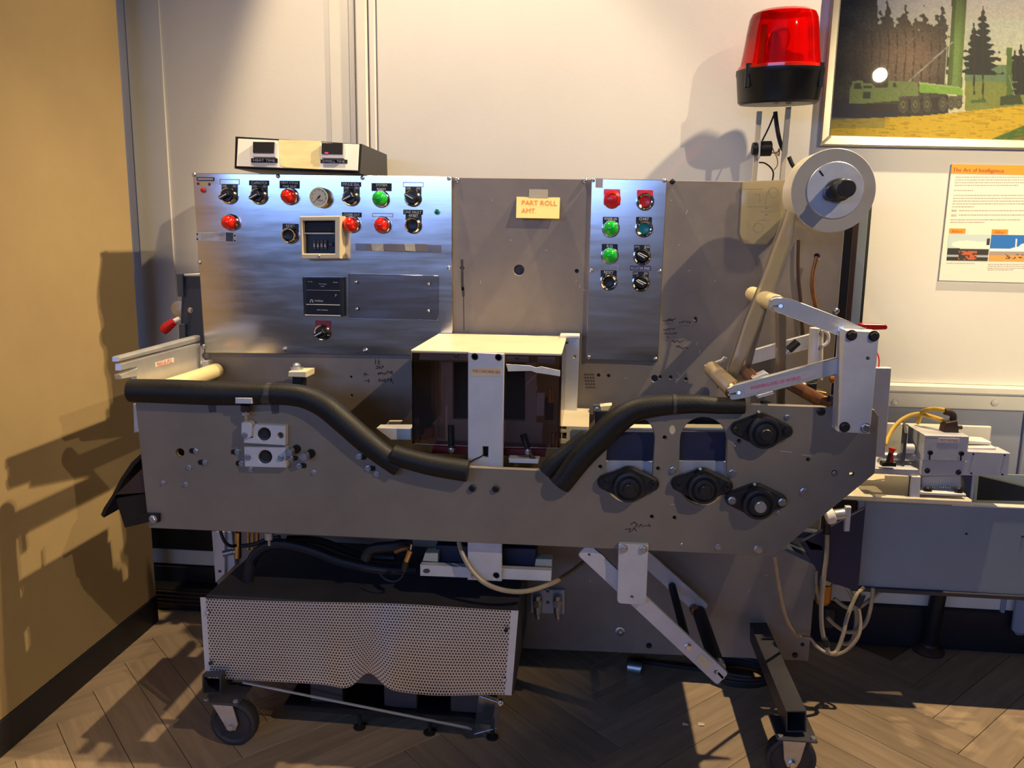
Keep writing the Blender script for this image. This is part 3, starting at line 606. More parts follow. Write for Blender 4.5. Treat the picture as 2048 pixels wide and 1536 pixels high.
rod('guide_roller', P(1424, 738, 1.90), P(1470, 782, YF+.002), .0185, m_hosec, M_); rod('guide_roller', P(1478, 730, 1.91), P(1512, 762, YF+.02), .014, m_copper, M_)
rod('roller_collar', P(1464, 777, YF+.012), P(1474, 786, YF), .019, m_brass, M_)
rod('guide_roller', P(1505, 588, 1.95), P(1553, 607, YF+.002), .0175, m_nylon, M_)
rod('tie_rod', P(1575, 765, 1.85), P(1650, 806, YF+.02), .014, m_copper, M_)
rod('spring_damper', P(1577, 700, 1.80), P(1596, 683, 1.80), .009, m_iron, M_); rod('spring_rod', P(1568, 712, 1.80), P(1580, 698, 1.80), .003, m_zinc, M_)
rod('air_cylinder', P(1632, 655, 1.86), P(1628, 735, 1.86), .014, m_alup, M_); rod('cylinder_gland', P(1628, 733, 1.86), P(1625, 760, 1.86), .011, m_iron, M_)
rod('cylinder_rod', P(1644, 650, 1.85), P(1642, 760, 1.85), .0035, m_cream, M_)
tube('tube_loop', [P(1645, 660, 1.84), P(1656, 668, 1.84), P(1655, 685, 1.84), P(1645, 692, 1.84)], .004, m_paperw, M_)
plate('pivot_block', ZD((1400, 1330), (1500, 1320), (1490, 1420), (1410, 1420)), 1.80, .04, m_iron, M_); plate('pivot_block', ZD((1300, 1340), (1400, 1320), (1400, 1400), (1330, 1400)), 1.82, .04, m_cream, M_)
plate('pivot_block', ZD((1430, 1410), (1620, 1440), (1640, 1500), (1520, 1520)), 1.80, .04, m_brass, M_); rod('wing_nut', P(1660, 760, 1.78), P(1680, 755, 1.78), .008, m_copper, M_)
for pts in ([(1597, 480), (1596, 540), (1601, 600), (1605, 660), (1606, 690)],): tube('rubber_hose', [P(x, y, 1.985) for x, y in pts], .004, m_rust, M_)
tube('rubber_hose', [P(x, y, 1.96) for x, y in [(1634, 513), (1626, 545), (1625, 580), (1634, 625), (1640, 660)]], .005, m_copper, M_)
# roll spindle
sp = rod('spindle', P(1610, 410, 1.99), P(1666, 384, 1.66), .014, m_iron, M_)
# ---- lower tray cabinet with perforated cover
tz0, tz1 = EYE-1.0, EYE-.805
box('tray_body', (-.855, 1.635, tz0), (-.145, 1.985, tz1), m_low, M_, .003)
def cover():
    TL, TR, BL, BR = (401, 1196), (1036, 1222), (411, 1356), (1022, 1390); nx, ny = 104, 31; geos_v, geos_f, cache = [], [], {}
    def surf(u, v):
        x = (TL[0]*(1-u)+TR[0]*u)*(1-v)+(BL[0]*(1-u)+BR[0]*u)*v; y = (TL[1]*(1-u)+TR[1]*u)*(1-v)+(BL[1]*(1-u)+BR[1]*u)*v
        y += v*v*(-30*math.exp(-((u-.535)/.045)**2) + 6*math.exp(-((u-.46)/.05)**2) + 10*math.exp(-((u-.74)/.16)**2)) - (1-v)**3*5*math.exp(-((u-.62)/.25)**2)
        d = 1.620 + .017*(.25+.75*v)*math.exp(-((u-.47)/.06)**2) - .016*v*math.exp(-((u-.60)/.05)**2)*(1-.4*v) + .012*v**3*math.exp(-((u-.72)/.14)**2) + .004*math.sin(u*9)*v
        return P(x, y, d)
    def vert(key, u, v):
        if key not in cache: cache[key] = len(geos_v); geos_v.append(surf(min(max(u, 0), 1), min(max(v, 0), 1)))
        return cache[key]
    du, dv = 1/nx, 1/ny
    for j in range(ny):
        for i in range(nx):
            uc = (i+.5+(.5 if j % 2 else 0))*du; vc = (j+.5)*dv
            if uc+du*.5 > 1.0001: continue
            o_, i_ = [], []
            for k in range(6):
                a = math.pi/6+k*math.pi/3
                ou, ov = uc+du*.5774*math.cos(a), vc+dv*.6667*math.sin(a)
                o_.append(vert((round(ou/du*4), round(ov/dv*6)), ou, ov)); 
                geos_v.append(surf(uc+du*.33*math.cos(a), vc+dv*.37*math.sin(a))); i_.append(len(geos_v)-1)
            solid = (uc < .018 or uc > .985 )
            if solid: geos_f.append(o_)
            else:
                for k in range(6): q = (k+1) % 6; geos_f.append([o_[k], o_[q], i_[q], i_[k]])
    return mk('perforated_cover', geos_v, geos_f, m_cover, M_, smooth=True, label='dented perforated aluminium cover')
m_cover = mat('perforated aluminium', (.58, .57, .56), .42, .75, var=.06, vscale=9)
pc = cover()
for c, me in ((Z9((402, 612))[0], me_pan), (Z9((420, 912))[0], me_pand), (Z10((720, 680))[0], me_soc), (Z10((708, 993))[0], me_pan)): inst(me, 'screw', P(*c, 1.617), pc, .0046)
prism('cover_edge', [[P(400, 1195, 1.619), P(411, 1195, 1.619), P(421, 1357, 1.619), P(411, 1357, 1.619)]], (0, .0015, 0), m_alup, pc, .0003)
prism('cover_edge', [[P(1022, 1221, 1.619), P(1037, 1222, 1.619), P(1023, 1391, 1.619), P(1009, 1390, 1.619)]], (0, .0015, 0), m_alup, pc, .0003)
# plumbing between the tray and the front plate
plate('frame_post', ZU((20, 20), (190, 20), (190, 560), (70, 680)), 1.96, .015, m_alup, M_, [(*ZU((125, 532))[0], 3.2)])
plate('frame_post', ZU((212, 20), (275, 20), (322, 450), (212, 560)), 1.975, .012, m_alup, M_)
rod('valve_body', P(476, 1064, 1.75), P(476, 1116, 1.75), .008, m_brass, M_); rod('valve_knob', P(445, 1108, 1.74), P(466, 1103, 1.75), .0075, m_galv, M_); rod('valve_stem', P(462, 1104, 1.75), P(474, 1103, 1.75), .005, m_zinc, M_)
lathe('filter_bowl', P(538, 1064, 1.66), [(.0105, 0), (.0105, .016), (.009, .018), (.0035, .018), (.0035, .032)], m_galv, M_, (0, 0, -1))
for x in (497, 506, 515): rod('brass_pipe', P(x, 1060, 1.82), P(x, 1100, 1.82), .004, m_brass, M_)
tube('black_hose', [P(440, 1060, 1.72), P(449, 1083, 1.72), P(462, 1092, 1.73), P(476, 1090, 1.75)], .0038, m_rubber, M_)
tube('black_hose', [P(484, 1092, 1.75), P(510, 1088, 1.74), P(535, 1078, 1.74), P(560, 1074, 1.74)], .005, m_rubber, M_)
tube('black_hose', [P(496, 1160, 1.72), P(505, 1118, 1.72), P(530, 1094, 1.72), P(565, 1088, 1.72), P(620, 1100, 1.72), P(690, 1125, 1.72), P(770, 1140, 1.72), P(830, 1140, 1.74)], .0125, m_rubber, M_)
tube('black_hose', [P(575, 1078, 1.80), P(640, 1082, 1.80), P(720, 1110, 1.80), P(790, 1115, 1.80)], .009, m_rubber, M_)
tube('black_hose', [P(730, 1118, 1.68), P(745, 1098, 1.68), P(790, 1092, 1.68), P(822, 1085, 1.70)], .012, m_rubber, M_); tube('orange_hose', [P(790, 1103, 1.675), P(805, 1097, 1.675), P(820, 1096, 1.68)], .0065, m_copper, M_)
jk = rod('gold_connector', P(821, 1100, 1.66), P(812, 1124, 1.66), .0062, m_brass, M_); rod('connector_sleeve', P(812, 1122, 1.66), P(808, 1142, 1.66), .0075, m_iron, jk); rod('connector_tip', P(821, 1100, 1.66), P(823, 1088, 1.66), .0022, m_zinc, jk)
tube('thin_cable', [P(808, 1142, 1.66), P(802, 1156, 1.66), P(788, 1163, 1.66), P(770, 1158, 1.66), P(758, 1145, 1.67)], .002, m_navy, M_)
for x in (576, 615): plate('gusset', [(x-8, 1100), (x, 1100), (x+6, 1135), (x-4, 1135)], 1.97, .02, m_low, M_)
# ---- base frame and casters
def sqtube(name, cx, cy, wpx, hpx, d0, d1, m):
    k = [(cx-wpx/2, cy-hpx/2), (cx+wpx/2, cy-hpx/2), (cx+wpx/2, cy+hpx/2), (cx-wpx/2, cy+hpx/2)]; q = [(x+(3.2 if x < cx else -3.2), y+(3.2 if y < cy else -3.2)) for x, y in k]
    return plate(name, k, d0, d1-d0, m, M_, [q], .0006)
sqtube('base_tube', 1592.5, 1443, 41, 43, 1.60, 2.0, m_low); sqtube('base_tube', 423, 1370, 38, 38, 1.60, 2.0, m_low)
box('base_crossbar', (-.80, 2.02, EYE-.95), (.38, 2.06, EYE-.91), m_low, M_)
def caster(name, cx, cy, d, ang):
    k = d/FPX; c = P(cx, cy, d); c.z = .055; tz = c.z+.062
    w_ = lathe(name, c+Vector((0, .017, 0)), [(.014, 0), (.014, .004), (.040, .006), (.046, .002), (.053, .004), (.055, .010), (.055, .024), (.053, .030), (.046, .032), (.040, .028), (.014, .030), (.014, .034)], m_wheel, M_, n=40)
    ox = math.tan(ang)*.06
    f_ = [Vector((c.x+a, c.y-.0225, z)) for a, z in ((-.010, c.z-.010), (.010, c.z-.010), (.017, c.z+.006), (.026+ox, tz), (-.026+ox, tz), (-.017, c.z+.006))]
    prism('fork', [f_], (0, .004, 0), m_galv, w_, .001, label='galvanised fork'); prism('fork', [[v+Vector((0, .043, 0)) for v in f_]], (0, .004, 0), m_galv, w_, .001)
    box('fork_crown', (c.x-.026+ox, c.y-.0225, tz-.003), (c.x+.026+ox, c.y+.0245, tz+.003), m_galv, w_)
    inst(me_hex, 'axle_bolt', c+Vector((0, -.0225, 0)), w_, .008)
    box('top_plate', (c.x-.042+ox*.6, c.y-.045, tz+.003), (c.x+.042+ox*.6, c.y+.045, tz+.009), m_low, w_)
    for sx in (-.034, .034): lathe('plate_bolt', Vector((c.x+sx+ox*.6, c.y-.036, tz+.009)), [(.006, 0), (.006, .004)], m_galv, w_, (0, 0, 1), 6)
    return w_
caster('caster', 470, 1440, 1.61, -.35); caster('caster', 1580, 1505, 1.63, .03)
# things slung under the tray
box('under_pan', (-.70, 1.68, .045), (-.20, 1.95, .06), m_black, M_); 
for x0, x1 in ((-.64, -.56), (-.46, -.38), (-.30, -.22)): box('motor_foot', (x0, 1.70, .06), (x1, 1.9, EYE-1.0), m_low, M_)
for x in (-.52, -.35, -.20): lathe('levelling_foot', (x, 1.70, .0), [(.014, 0), (.014, .004), (.005, .008), (.005, .05)], m_iron, M_, (0, 0, 1))
st = prism('loose_strip', [[P(484, 1366, 1.63), P(942, 1472, 1.67), P(941, 1477, 1.67), P(484, 1369, 1.63)]], (0, .004, .002), m_alu, M_, .0004, label='thin bright strip hanging at a slant')
cb_ = prism('clear_flap', [[P(957, 1386, 1.67), P(1000, 1404, 1.66), P(996, 1462, 1.66), P(947, 1470, 1.67)]], (0, .003, 0), m_clear, M_); lathe('flap_bolt', P(1002, 1402, 1.655), [(.006, 0), (.006, .008), (.003, .008), (.003, .016)], m_zinc, M_)
rod('flap_hinge', P(960, 1392, 1.66), P(995, 1404, 1.655), .0025, m_galv, M_)
# ================================================================ CONTROL PANELS
CP = thing('control_panel', 'wide brushed steel control panel with two rows of knobs and lights', 'control panel', P(650, 700, YC))
plate('panel_plate', [(385, 346), (904, 353), (905, 711), (410, 706)], YC, .0148, m_steel, CP)
OP = thing('control_panel', 'narrow upright steel control panel with two columns of push buttons', 'control panel', P(1248, 720, YC))
plate('panel_plate', [(1183, 357), (1334, 360), (1316, 723), (1172, 718)], YC, .0148, m_steel, OP)
BEZ = [(.0215, 0), (.0215, .004), (.0195, .010), (.0188, .0115), (.0165, .0115)]
me_bez = meshdata('bezel', lathe_geo((0, 0, 0), BEZ, n=30), m_chrome)
me_ring = meshdata('bezel', multi(lathe_geo((0, 0, 0), [(.0215, 0), (.0215, .005), (.019, .013), (.0165, .0145), (.014, .0135), (.0135, .009), (.0135, .0)], n=30)), m_chrome)
LENS = [(.0172, .010), (.0178, .016), (.0165, .024), (.0125, .0305), (.007, .0335), (.001, .0345)]
me_lr = meshdata('lens', lathe_geo((0, 0, 0), LENS, n=30), m_red); me_lg = meshdata('lens', lathe_geo((0, 0, 0), LENS, n=30), m_green)
def holder(kind, c, panel, label=None):
    o = bpy.data.objects.new(kind, None); o.empty_display_size = .02; link(o, panel, P(*c, YC)); 
    if label: o['label'] = label
    return o
def legend(h, c, words=(), m=m_black, s=32):
    x, y = c; plate('legend_plate', rnd([(x-s/2, y-s*.73), (x+s/2, y-s*.71), (x+s/2, y+s*.27), (x-s/2, y+s*.25)], 2), YC-.0012, .0012, m, h, b=.0003)
    for (t_, dx, wd) in words: text(t_, (x+dx, y-s*.60), YC-.0012, wd, 4.4, m_letter, h)
def pilot(c, me, panel, words=None, label=None):
    h = holder('pilot_light', c, panel, label); 
    if words: legend(h, c, words)
    inst(me_bez, 'bezel', WL[h.name], h); inst(me, 'lens', WL[h.name], h)
def selector(c, ang, panel, words=(('OFF', -10, 9), ('ON', 10, 7)), m=m_black, big=True):
    h = holder('selector_switch', c, panel); legend(h, c, words, m); o = WL[h.name]
    inst(me_ring, 'bezel', o, h); k = 1 if big else .85
    vs, fs = multi(lathe_geo((0, 0, 0), [(.0135*k, .006), (.013*k, .020), (.001, .020)], n=24), prism_geo([rnd3([(-.0145*k, -.005), (.012*k, -.006), (.012*k, .006), (-.0145*k, .005), (-.018*k, 0)], .030)], (0, .012, 0), .0015))
    kn = mk('knob', [o+rotY(v, ang) for v in vs], fs, m_black, h, origin=o.copy())
    vs, fs = prism_geo([rnd3([(-.015*k, -.0011), (.006*k, -.0011), (.006*k, .0011), (-.015*k, .0011)], .0304)], (0, .0006, 0), .0001)
    mk('pointer_line', [o+rotY(v, ang) for v in vs], fs, m_letter, h, origin=o.copy())
def rnd3(pts, h): return [Vector((x, -h, z)) for x, z in pts]
def rotY(v, a): c, s = math.cos(a), math.sin(a); return Vector((v.x*c-v.z*s, v.y, v.x*s+v.z*c))
def button(c, m, panel, words, lm=m_black, label=None):
    h = holder('push_button', c, panel, label); legend(h, c, words, lm); o = WL[h.name]; inst(me_ring, 'bezel', o, h)
    lathe('button_face', o, [(.0138, .004), (.0136, .011), (.011, .0085), (.001, .007)], m, h)
A28 = math.radians(28)
selector((459, 391.5), A28, CP); selector((519, 392), A28, CP); selector((703, 395), A28, CP); selector((826.5, 396), -A28, CP)
pilot((581, 393), me_lr, CP, label='red domed pilot light'); pilot((762.5, 398), me_lg, CP, label='green domed pilot light'); pilot((463, 445), me_lr, CP, label='red domed pilot light'); pilot((704.5, 449), me_lr, CP, label='red domed pilot light'); pilot((766, 450), me_lr, CP, label='red domed pilot light')
button((581, 470.5), m_black, CP, (('RESET', 0, 18),)); button((827, 450), m_black, CP, (('RESET', 0, 18),))
selector((646.5, 664), math.radians(30), CP, (), m_maroon)
def dymo(c, wd, hg, lines, panel, m=m_dymo):
    x, y = c; h = plate('label_strip', [(x-wd/2, y-hg/2), (x+wd/2, y-hg/2+wd*.012), (x+wd/2, y+hg/2+wd*.012), (x-wd/2, y+hg/2)], YC-.0012, .0012, m, panel, b=.0002)
    n = len(lines)
    for i, l in enumerate(lines): text(l, (x, y-hg/2+hg*(i+.5)/n+.3), YC-.0012, min(wd*.86, len(l)*3.6), hg/n*.56, m_letter, h)
dymo((518, 365.6), 40, 10, ['CLAMNOTCH'], CP); dymo((579, 369), 40, 15.5, ['HEAT CYCLE', 'TIME OUT'], CP); dymo((702, 368.5), 40, 9.5, ['IMPULSE SEAL'], CP); dymo((763, 374), 40, 16, ['SYSTEM', 'READY'], CP)
dymo((703.5, 429.5), 39, 9.5, ['COVER OUT'], CP); dymo((826, 424), 39, 9.5, ['LINE FAULT'], CP)
m_resid = mat('label residue', (.40, .40, .46), .6)
def outline(c, wd, hg, panel):
    x, y = c; plate('label_residue', [(x-wd/2, y-hg/2), (x+wd/2, y-hg/2+.5), (x+wd/2, y+hg/2+.5), (x-wd/2, y+hg/2)], YC-.0005, .0005, m_resid, panel, [[(x-wd/2+1.5, y-hg/2+1.5), (x+wd/2-1.5, y-hg/2+2), (x+wd/2-1.5, y+hg/2-1), (x-wd/2+1.5, y+hg/2-1.5)]], .0001)
outline((459, 363.5), 40, 11, CP); outline((826.5, 369), 41, 10, CP); outline((765, 430), 42, 8, CP); outline((1217, 535), 40, 12, OP)
# gauge
h = holder('pressure_gauge', (643.5, 395.5), CP, 'round brass pressure gauge'); o = WL[h.name]
lathe('gauge_case', o, [(.0245, 0), (.0245, .020), (.0235, .024), (.0215, .024), (.021, .019)], m_brass, h, n=36); lathe('dial', o, [(.0212, .0205), (.001, .0208)], m_dial, h, n=36)
vs, fs = prism_geo([rnd3([(-.001, -.018), (.0012, .0), (.0016, .006), (-.0016, .006), (-.0012, 0)], .0225)], (0, .0006, 0), .0001); mk('needle', [o+rotY(v, -.72) for v in vs], fs, m_ink, h)
gs = []
for i in range(9):
    a = math.radians(-220+i*32.5+90-0); 
    vs, fs = prism_geo([rnd3([(-.0005, .0155), (.0005, .0155), (.0005, .0185), (-.0005, .0185)], .0212)], (0, .0003, 0), .0001); gs.append(([o+rotY(v, math.radians(130-i*32.5)) for v in vs], fs))
join('dial_ticks', gs, m_ink, h); lathe('needle_hub', o, [(.0022, .021), (.0022, .024)], m_ink, h); text('PSI', (641, 401), YC-.0208, 8, 3, m_ink, h)
for c, m in (((874.5, 424), m_dgreen), ((406.5, 380.5), m_redp)):
    h = holder('jewel_lamp', c, CP, 'small green jewel lamp' if m == m_dgreen else 'small red jewel lamp'); lathe('jewel', WL[h.name], [(.0068, 0), (.0068, .003), (.0045, .007), (.001, .008)], m, h, n=8)
    lathe('jewel_rim', WL[h.name], [(.0078, 0), (.0078, .002), (.0068, .002)], m_chrome, h)
# counter with hood
h = holder('preset_counter', (642, 476), CP, 'beige hooded counter with black thumbwheel display'); D = YC-.042
ZC = zoomer(560, 420, .1693)
plate('counter_hood', ZC((230, 75), (716, 68), (712, 575), (250, 580)), D, .0415, m_beige, h, [ZC((266, 128), (645, 125), (648, 515), (272, 515))], .002)
plate('counter_recess', ZC((255, 110), (690, 110), (690, 530), (262, 530)), YC-.020, .019, m_black, h); plate('counter_window', ZC((262, 142), (650, 138), (650, 262), (268, 262)), YC-.027, .007, m_dymo, h)
plate('counter_bar', ZC((266, 268), (645, 268), (645, 286), (268, 284)), YC-.030, .010, m_white, h)
for i in range(4):
    x = 385+i*43; tw = plate('thumbwheel', ZC((x, 350), (x+36, 350), (x+36, 470), (x, 470)), YC-.027, .007, m_low, h); text('1606'[i], ZC((x+18, 418))[0], YC-.027, 1.5 if i == 0 else 3.6, 7, m_letter, h)
plate('counter_key', ZC((570, 380), (625, 380), (625, 430), (570, 430)), YC-.025, .005, m_low, h); inst(me_pan, 'screw', P(*ZC((462, 545))[0], D), h, .0035)
plate('counter_clip', ZC((690, 90), (722, 84), (735, 560), (715, 572)), YC-.02, .0195, m_chrome, h)
# temperature controller
h = holder('temperature_controller', (646, 592), CP, 'black square temperature controller'); D = YC-.016
plate('controller_case', ZC((262, 795), (742, 795), (748, 1255), (280, 1250)), D, .0155, m_black, h); 
for y0, y1 in ((812, 945), (955, 1100), (1130, 1235)): plate('controller_window', ZC((308, y0), (705, y0+3), (705, y1), (312, y1)), D-.001, .001, m_dymo, h)
plate('trim_line', ZC((310, 1112), (706, 1120), (706, 1128), (312, 1120)), D-.0016, .0016, m_letter, h); plate('trim_line', ZC((290, 1236), (710, 1244), (710, 1255), (292, 1246)), D-.0016, .0016, m_letter, h); plate('trim_line', ZC((310, 943), (706, 949), (706, 954), (312, 948)), D-.0016, .0016, m_resid, h)
text('OMEGA', ZC((460, 1074))[0], D-.001, 18, 3.6, m_dymob2 if 0 else m_letter, h); text('F', ZC((662, 1010))[0], D-.001, 4, 5, m_resid, h)
gs = [prism_geo([[P(*q, D-.0014) for q in ZC((x0, y0), (x1, y0+2), (x1, y0+10), (x0, y0+8))]], (0, .0003, 0), .0001) for x0, x1, y0 in ((330, 350, 842), (362, 380, 842), (625, 680, 850), (458, 490, 868), (500, 550, 870), (480, 525, 896), (435, 480, 1175), (490, 565, 1178))]
join('fine_print', gs, m_resid, h)
om = [ZC((352, 1088), (362, 1085), (358, 1066), (372, 1058), (386, 1066), (382, 1086), (394, 1088))]; marks('emblem', strokes(om), D-.0008, 1.3, m_letter, h)
# nameplates, tapes, window
def fineprint(name, rows, d, m, parent, hpx=1.2):
    gs = []
    for (x, y, l) in rows:
        cx = x
        while cx < x+l-1:
            wd = random.uniform(2, 6); wd = min(wd, x+l-cx); gs.append(prism_geo([[P(cx, y, d), P(cx+wd, y, d), P(cx+wd, y+hpx, d), P(cx, y+hpx, d)]], (0, .0002, 0), .00005)); cx += wd+1.2
    return tag(join(name, gs, m, parent), kind='stuff')
nm = plate('nameplate', Z1((103, 717), (362, 720), (362, 778), (105, 772)), YC-.001, .001, m_alup, CP, b=.0002)
fineprint('fine_print', [(*Z1((135, 731))[0], 27), (*Z1((135, 744))[0], 27), (*Z1((135, 757))[0], 12), (*Z1((250, 733))[0], 10), (*Z1((250, 746))[0], 12), (*Z1((250, 760))[0], 12)], YC-.0013, m_greyink, nm)
plate('nameplate_patch', Z1((293, 720), (340, 722), (340, 777), (294, 775)), YC-.0014, .0006, m_bluebox, nm, b=.0001)
for p in ((111, 730), (111, 762), (350, 740), (351, 772)): lathe('rivet', P(*Z1(p)[0], YC-.001), [(.0022, 0), (.0015, .001), (.0002, .0012)], m_hole, nm)
nb = plate('maker_badge', rnd(Z1((105, 364), (218, 366), (218, 391), (108, 390)), 2), YC-.0016, .0016, m_dymo, CP, b=.0004); plate('badge_face', Z1((112, 369), (212, 371), (212, 386), (114, 385)), YC-.002, .0006, m_resid, nb, b=.0001)
plate('badge_tail', Z1((124, 394), (182, 395), (180, 417), (128, 415)), YC-.0012, .0012, m_brass, nb, b=.0002)
for p in ((116, 408), (188, 412)): lathe('rivet', P(*Z1(p)[0], YC), [(.0035, 0), (.002, .001), (.0003, .0014)], m_maroon, nb)
m_cleart = clear('clear tape', (.86, .84, .86), .09, .12, (.6, .55, .5), .18)
t_ = plate('clear_tape', Z1((1122, 790), (1675, 800), (1672, 852), (1125, 836)), YC-.0006, .0006, m_cleart, CP, b=.0001)
for a, b, m in ((1222, 1300, m_tape), (1435, 1503, m_tape), (1503, 1580, m_back), (1190, 1222, m_back), (1300, 1435, m_back)): plate('tape_patch', Z1((a, 793), (b, 794), (b+5, 840), (a+8, 836)), YC-.0011, .0004, m, t_, b=.0001)
wn = plate('acrylic_cover', Z1((1075, 985), (1652, 998), (1650, 1282), (1075, 1268)), YC-.007, .004, m_clear, CP, label='clear acrylic cover plate with four screws')
plate('cover_edge', Z1((1080, 983), (1652, 996), (1652, 1000), (1080, 988)), YC-.0072, .0045, m_cleart, wn, b=.0002)
for p in ((1125, 1038), (1590, 1050), (1131, 1210), (1590, 1222)): inst(me_pan, 'screw', P(*Z1(p)[0], YC-.007), wn, .0042)
for p, r in (((90, 350), 4.4), ((627, 360), 4.2), ((1168, 370), 4.2), ((1722, 375), 4.2), ((125, 912), 4.2), ((1720, 945), 4.2), ((152, 1448), 4.6), ((672, 1465), 4.6), ((1187, 1475), 5.5)): bolt(Z1(p)[0], YC, r, CP, me_pan, 'screw')
# operator panel
ZO = zoomer(1160, 340, .1692)
h = holder('mushroom_button', (1224, 399), OP, 'red mushroom push button'); legend(h, (1224, 402), (), m_redp, 33); lathe('mushroom_head', WL[h.name], [(.012, .0), (.012, .014), (.019, .016), (.0205, .020), (.0195, .026), (.013, .029), (.0125, .0275), (.007, .0295), (.001, .030)], m_redp, h, n=32)
button((1290, 403), m_redp, OP, (), m_redp, 'red push button'); button((1288, 457), m_teal, OP, (('START', 0, 18),), m_black, 'teal push button')
pilot((1221.5, 457), me_lg, OP, (('POWER ON', 0, 24),), 'green domed pilot light'); pilot((1219.5, 511), me_lg, OP, (('RUN', 0, 11),), 'green domed pilot light')
selector((1284, 513), -A28, OP, (('JOG', -10, 9), ('RUN', 10, 9)), big=False); button((1217.5, 563.5), m_black, OP, (('RESET', 0, 18),)); selector((1281.5, 566), -A28, OP, big=False)
dymo((1281, 536), 42, 9.5, ['REGISTER END'], OP, m_dymob)
plate('tape_patch', ZO((185, 98), (272, 100), (268, 212), (183, 208)), YC-.0005, .0005, m_tapeg, OP, b=.0001)
for p in (ZO((155, 120))[0], ZO((995, 126))[0], ZO((133, 1186))[0], ZO((942, 1196))[0], (1178, 714.5), (1311, 718)): bolt(p, YC, 4.2, OP, me_pan, 'screw')
# ================================================================ THINGS ON AND AROUND THE MACHINE
# timer readout box, tilted back on the top edge
T_ = thing('timer_box', 'black and cream timer box with two dark displays lying on top edge of machine', 'box', P(610, 345, 2.06))
TF = [(471, 275), (722, 289), (719, 345), (470, 335)]
def dep(y, off=0): return 1.978-(y-275)/65*.028+off          # the box leans back: upper edge deeper than lower edge
def tplate(name, pts, off, t, m, parent=None, b=.0004): return prism(name, [[P(x, y, dep(y-(x-471)*.05, off)) for x, y in pts]], (0, t, -t*.345), m, parent or T_, b)
fq = [P(x, y, dep(y-(x-471)*.05, .002)) for x, y in ((471, 273), (724, 288), (720, 347), (469, 337))]; bq = [Vector((v.x, 2.22, v.z)) for v in fq]
mk('box_case', fq+bq, [[0, 1, 2, 3], [7, 6, 5, 4], [0, 4, 5, 1], [1, 5, 6, 2], [2, 6, 7, 3], [3, 7, 4, 0]], m_black, T_); tplate('box_face', [(476, 277), (719, 290), (716, 342), (473, 332)], -.0005, .003, m_white)
zt = zoomer(490, 280, .11230)
for q in (((140, 30), (527, 38), (517, 230), (138, 222)), ((1365, 50), (1742, 58), (1738, 250), (1360, 240))):
    pts = zt(*q); d_ = tplate('display_housing', [pts[0], (pts[1][0]+3, pts[1][1]+1), (pts[2][0]+3, pts[2][1]+9), (pts[3][0]+1, pts[3][1]+9)], -.014, .013, m_resid, b=.001); tplate('display_window', pts, -.0155, .002, m_dymo)
m_led = bpy.data.materials.new('led'); m_led.use_nodes = True; m_led.node_tree.nodes['Principled BSDF'].inputs['Emission Color'].default_value = (1, .03, .15, 1); m_led.node_tree.nodes['Principled BSDF'].inputs['Emission Strength'].default_value = 1.5; m_led.node_tree.nodes['Principled BSDF'].inputs['Base Color'].default_value = (.3, .0, .03, 1)
tplate('led', circ(*zt((1450, 228))[0], 4, ry=1.4), -.0162, .0006, m_led, b=.0001)
for t_, q, cx in (('HEAT TIME', ((108, 322), (578, 330), (578, 398), (106, 390)), (340, 362)), ('DWELL TIME', ((1345, 344), (1826, 352), (1826, 418), (1343, 408)), (1582, 380))):
    s_ = tplate('label_strip', zt(*q), -.0045, .003, m_dymo, b=.0002); text(t_, zt(cx)[0], dep(zt(cx)[0][1]-(zt(cx)[0][0]-471)*.05, -.0052), 44, 4.4, m_letter, T_)
tplate('masking_tape', [(557.5, 279), (642, 283), (640, 339), (572, 335), (560, 331)], -.0028, .0018, m_masking)
# PART ROLL AMT card, its lower edge standing off the plate
S_ = thing('paper_sign', 'manila card lettered in orange taped to machine back plate', 'sign', P(1076, 415, 1.99))
a, b = P(*Z2((490, 203))[0], 1.9985), P(*Z2((768, 208))[0], 1.9985); c, d = P(*Z2((763, 343))[0], 1.968), P(*Z2((487, 338))[0], 1.968)
prism('card', [[a, b, c, d]], (a-b).cross(d-a).normalized()*-.0008 if (a-b).cross(d-a).y < 0 else (a-b).cross(d-a).normalized()*.0008, m_paper, S_, .0001)
plate('tape_tab', Z2((570, 155), (692, 157), (690, 215), (568, 212)), 1.9965, .0005, m_tape, S_, b=.0001)
uu = (b-a).normalized(); vv = (a-d).normalized(); nn = uu.cross(vv); nn = -nn if nn.y > 0 else nn
def on(s, t): return a+(b-a)*s+(d-a)*t
text('PART ROLL', None, None, 0, 0, m_orangeink, S_, basis=(on(.53, .28)+nn*.0012, uu, vv, (b-a).length*.80, (a-d).length*.23)); text('AMT.', None, None, 0, 0, m_orangeink, S_, basis=(on(.29, .66)+nn*.0012, uu, vv, (b-a).length*.34, (a-d).length*.22))
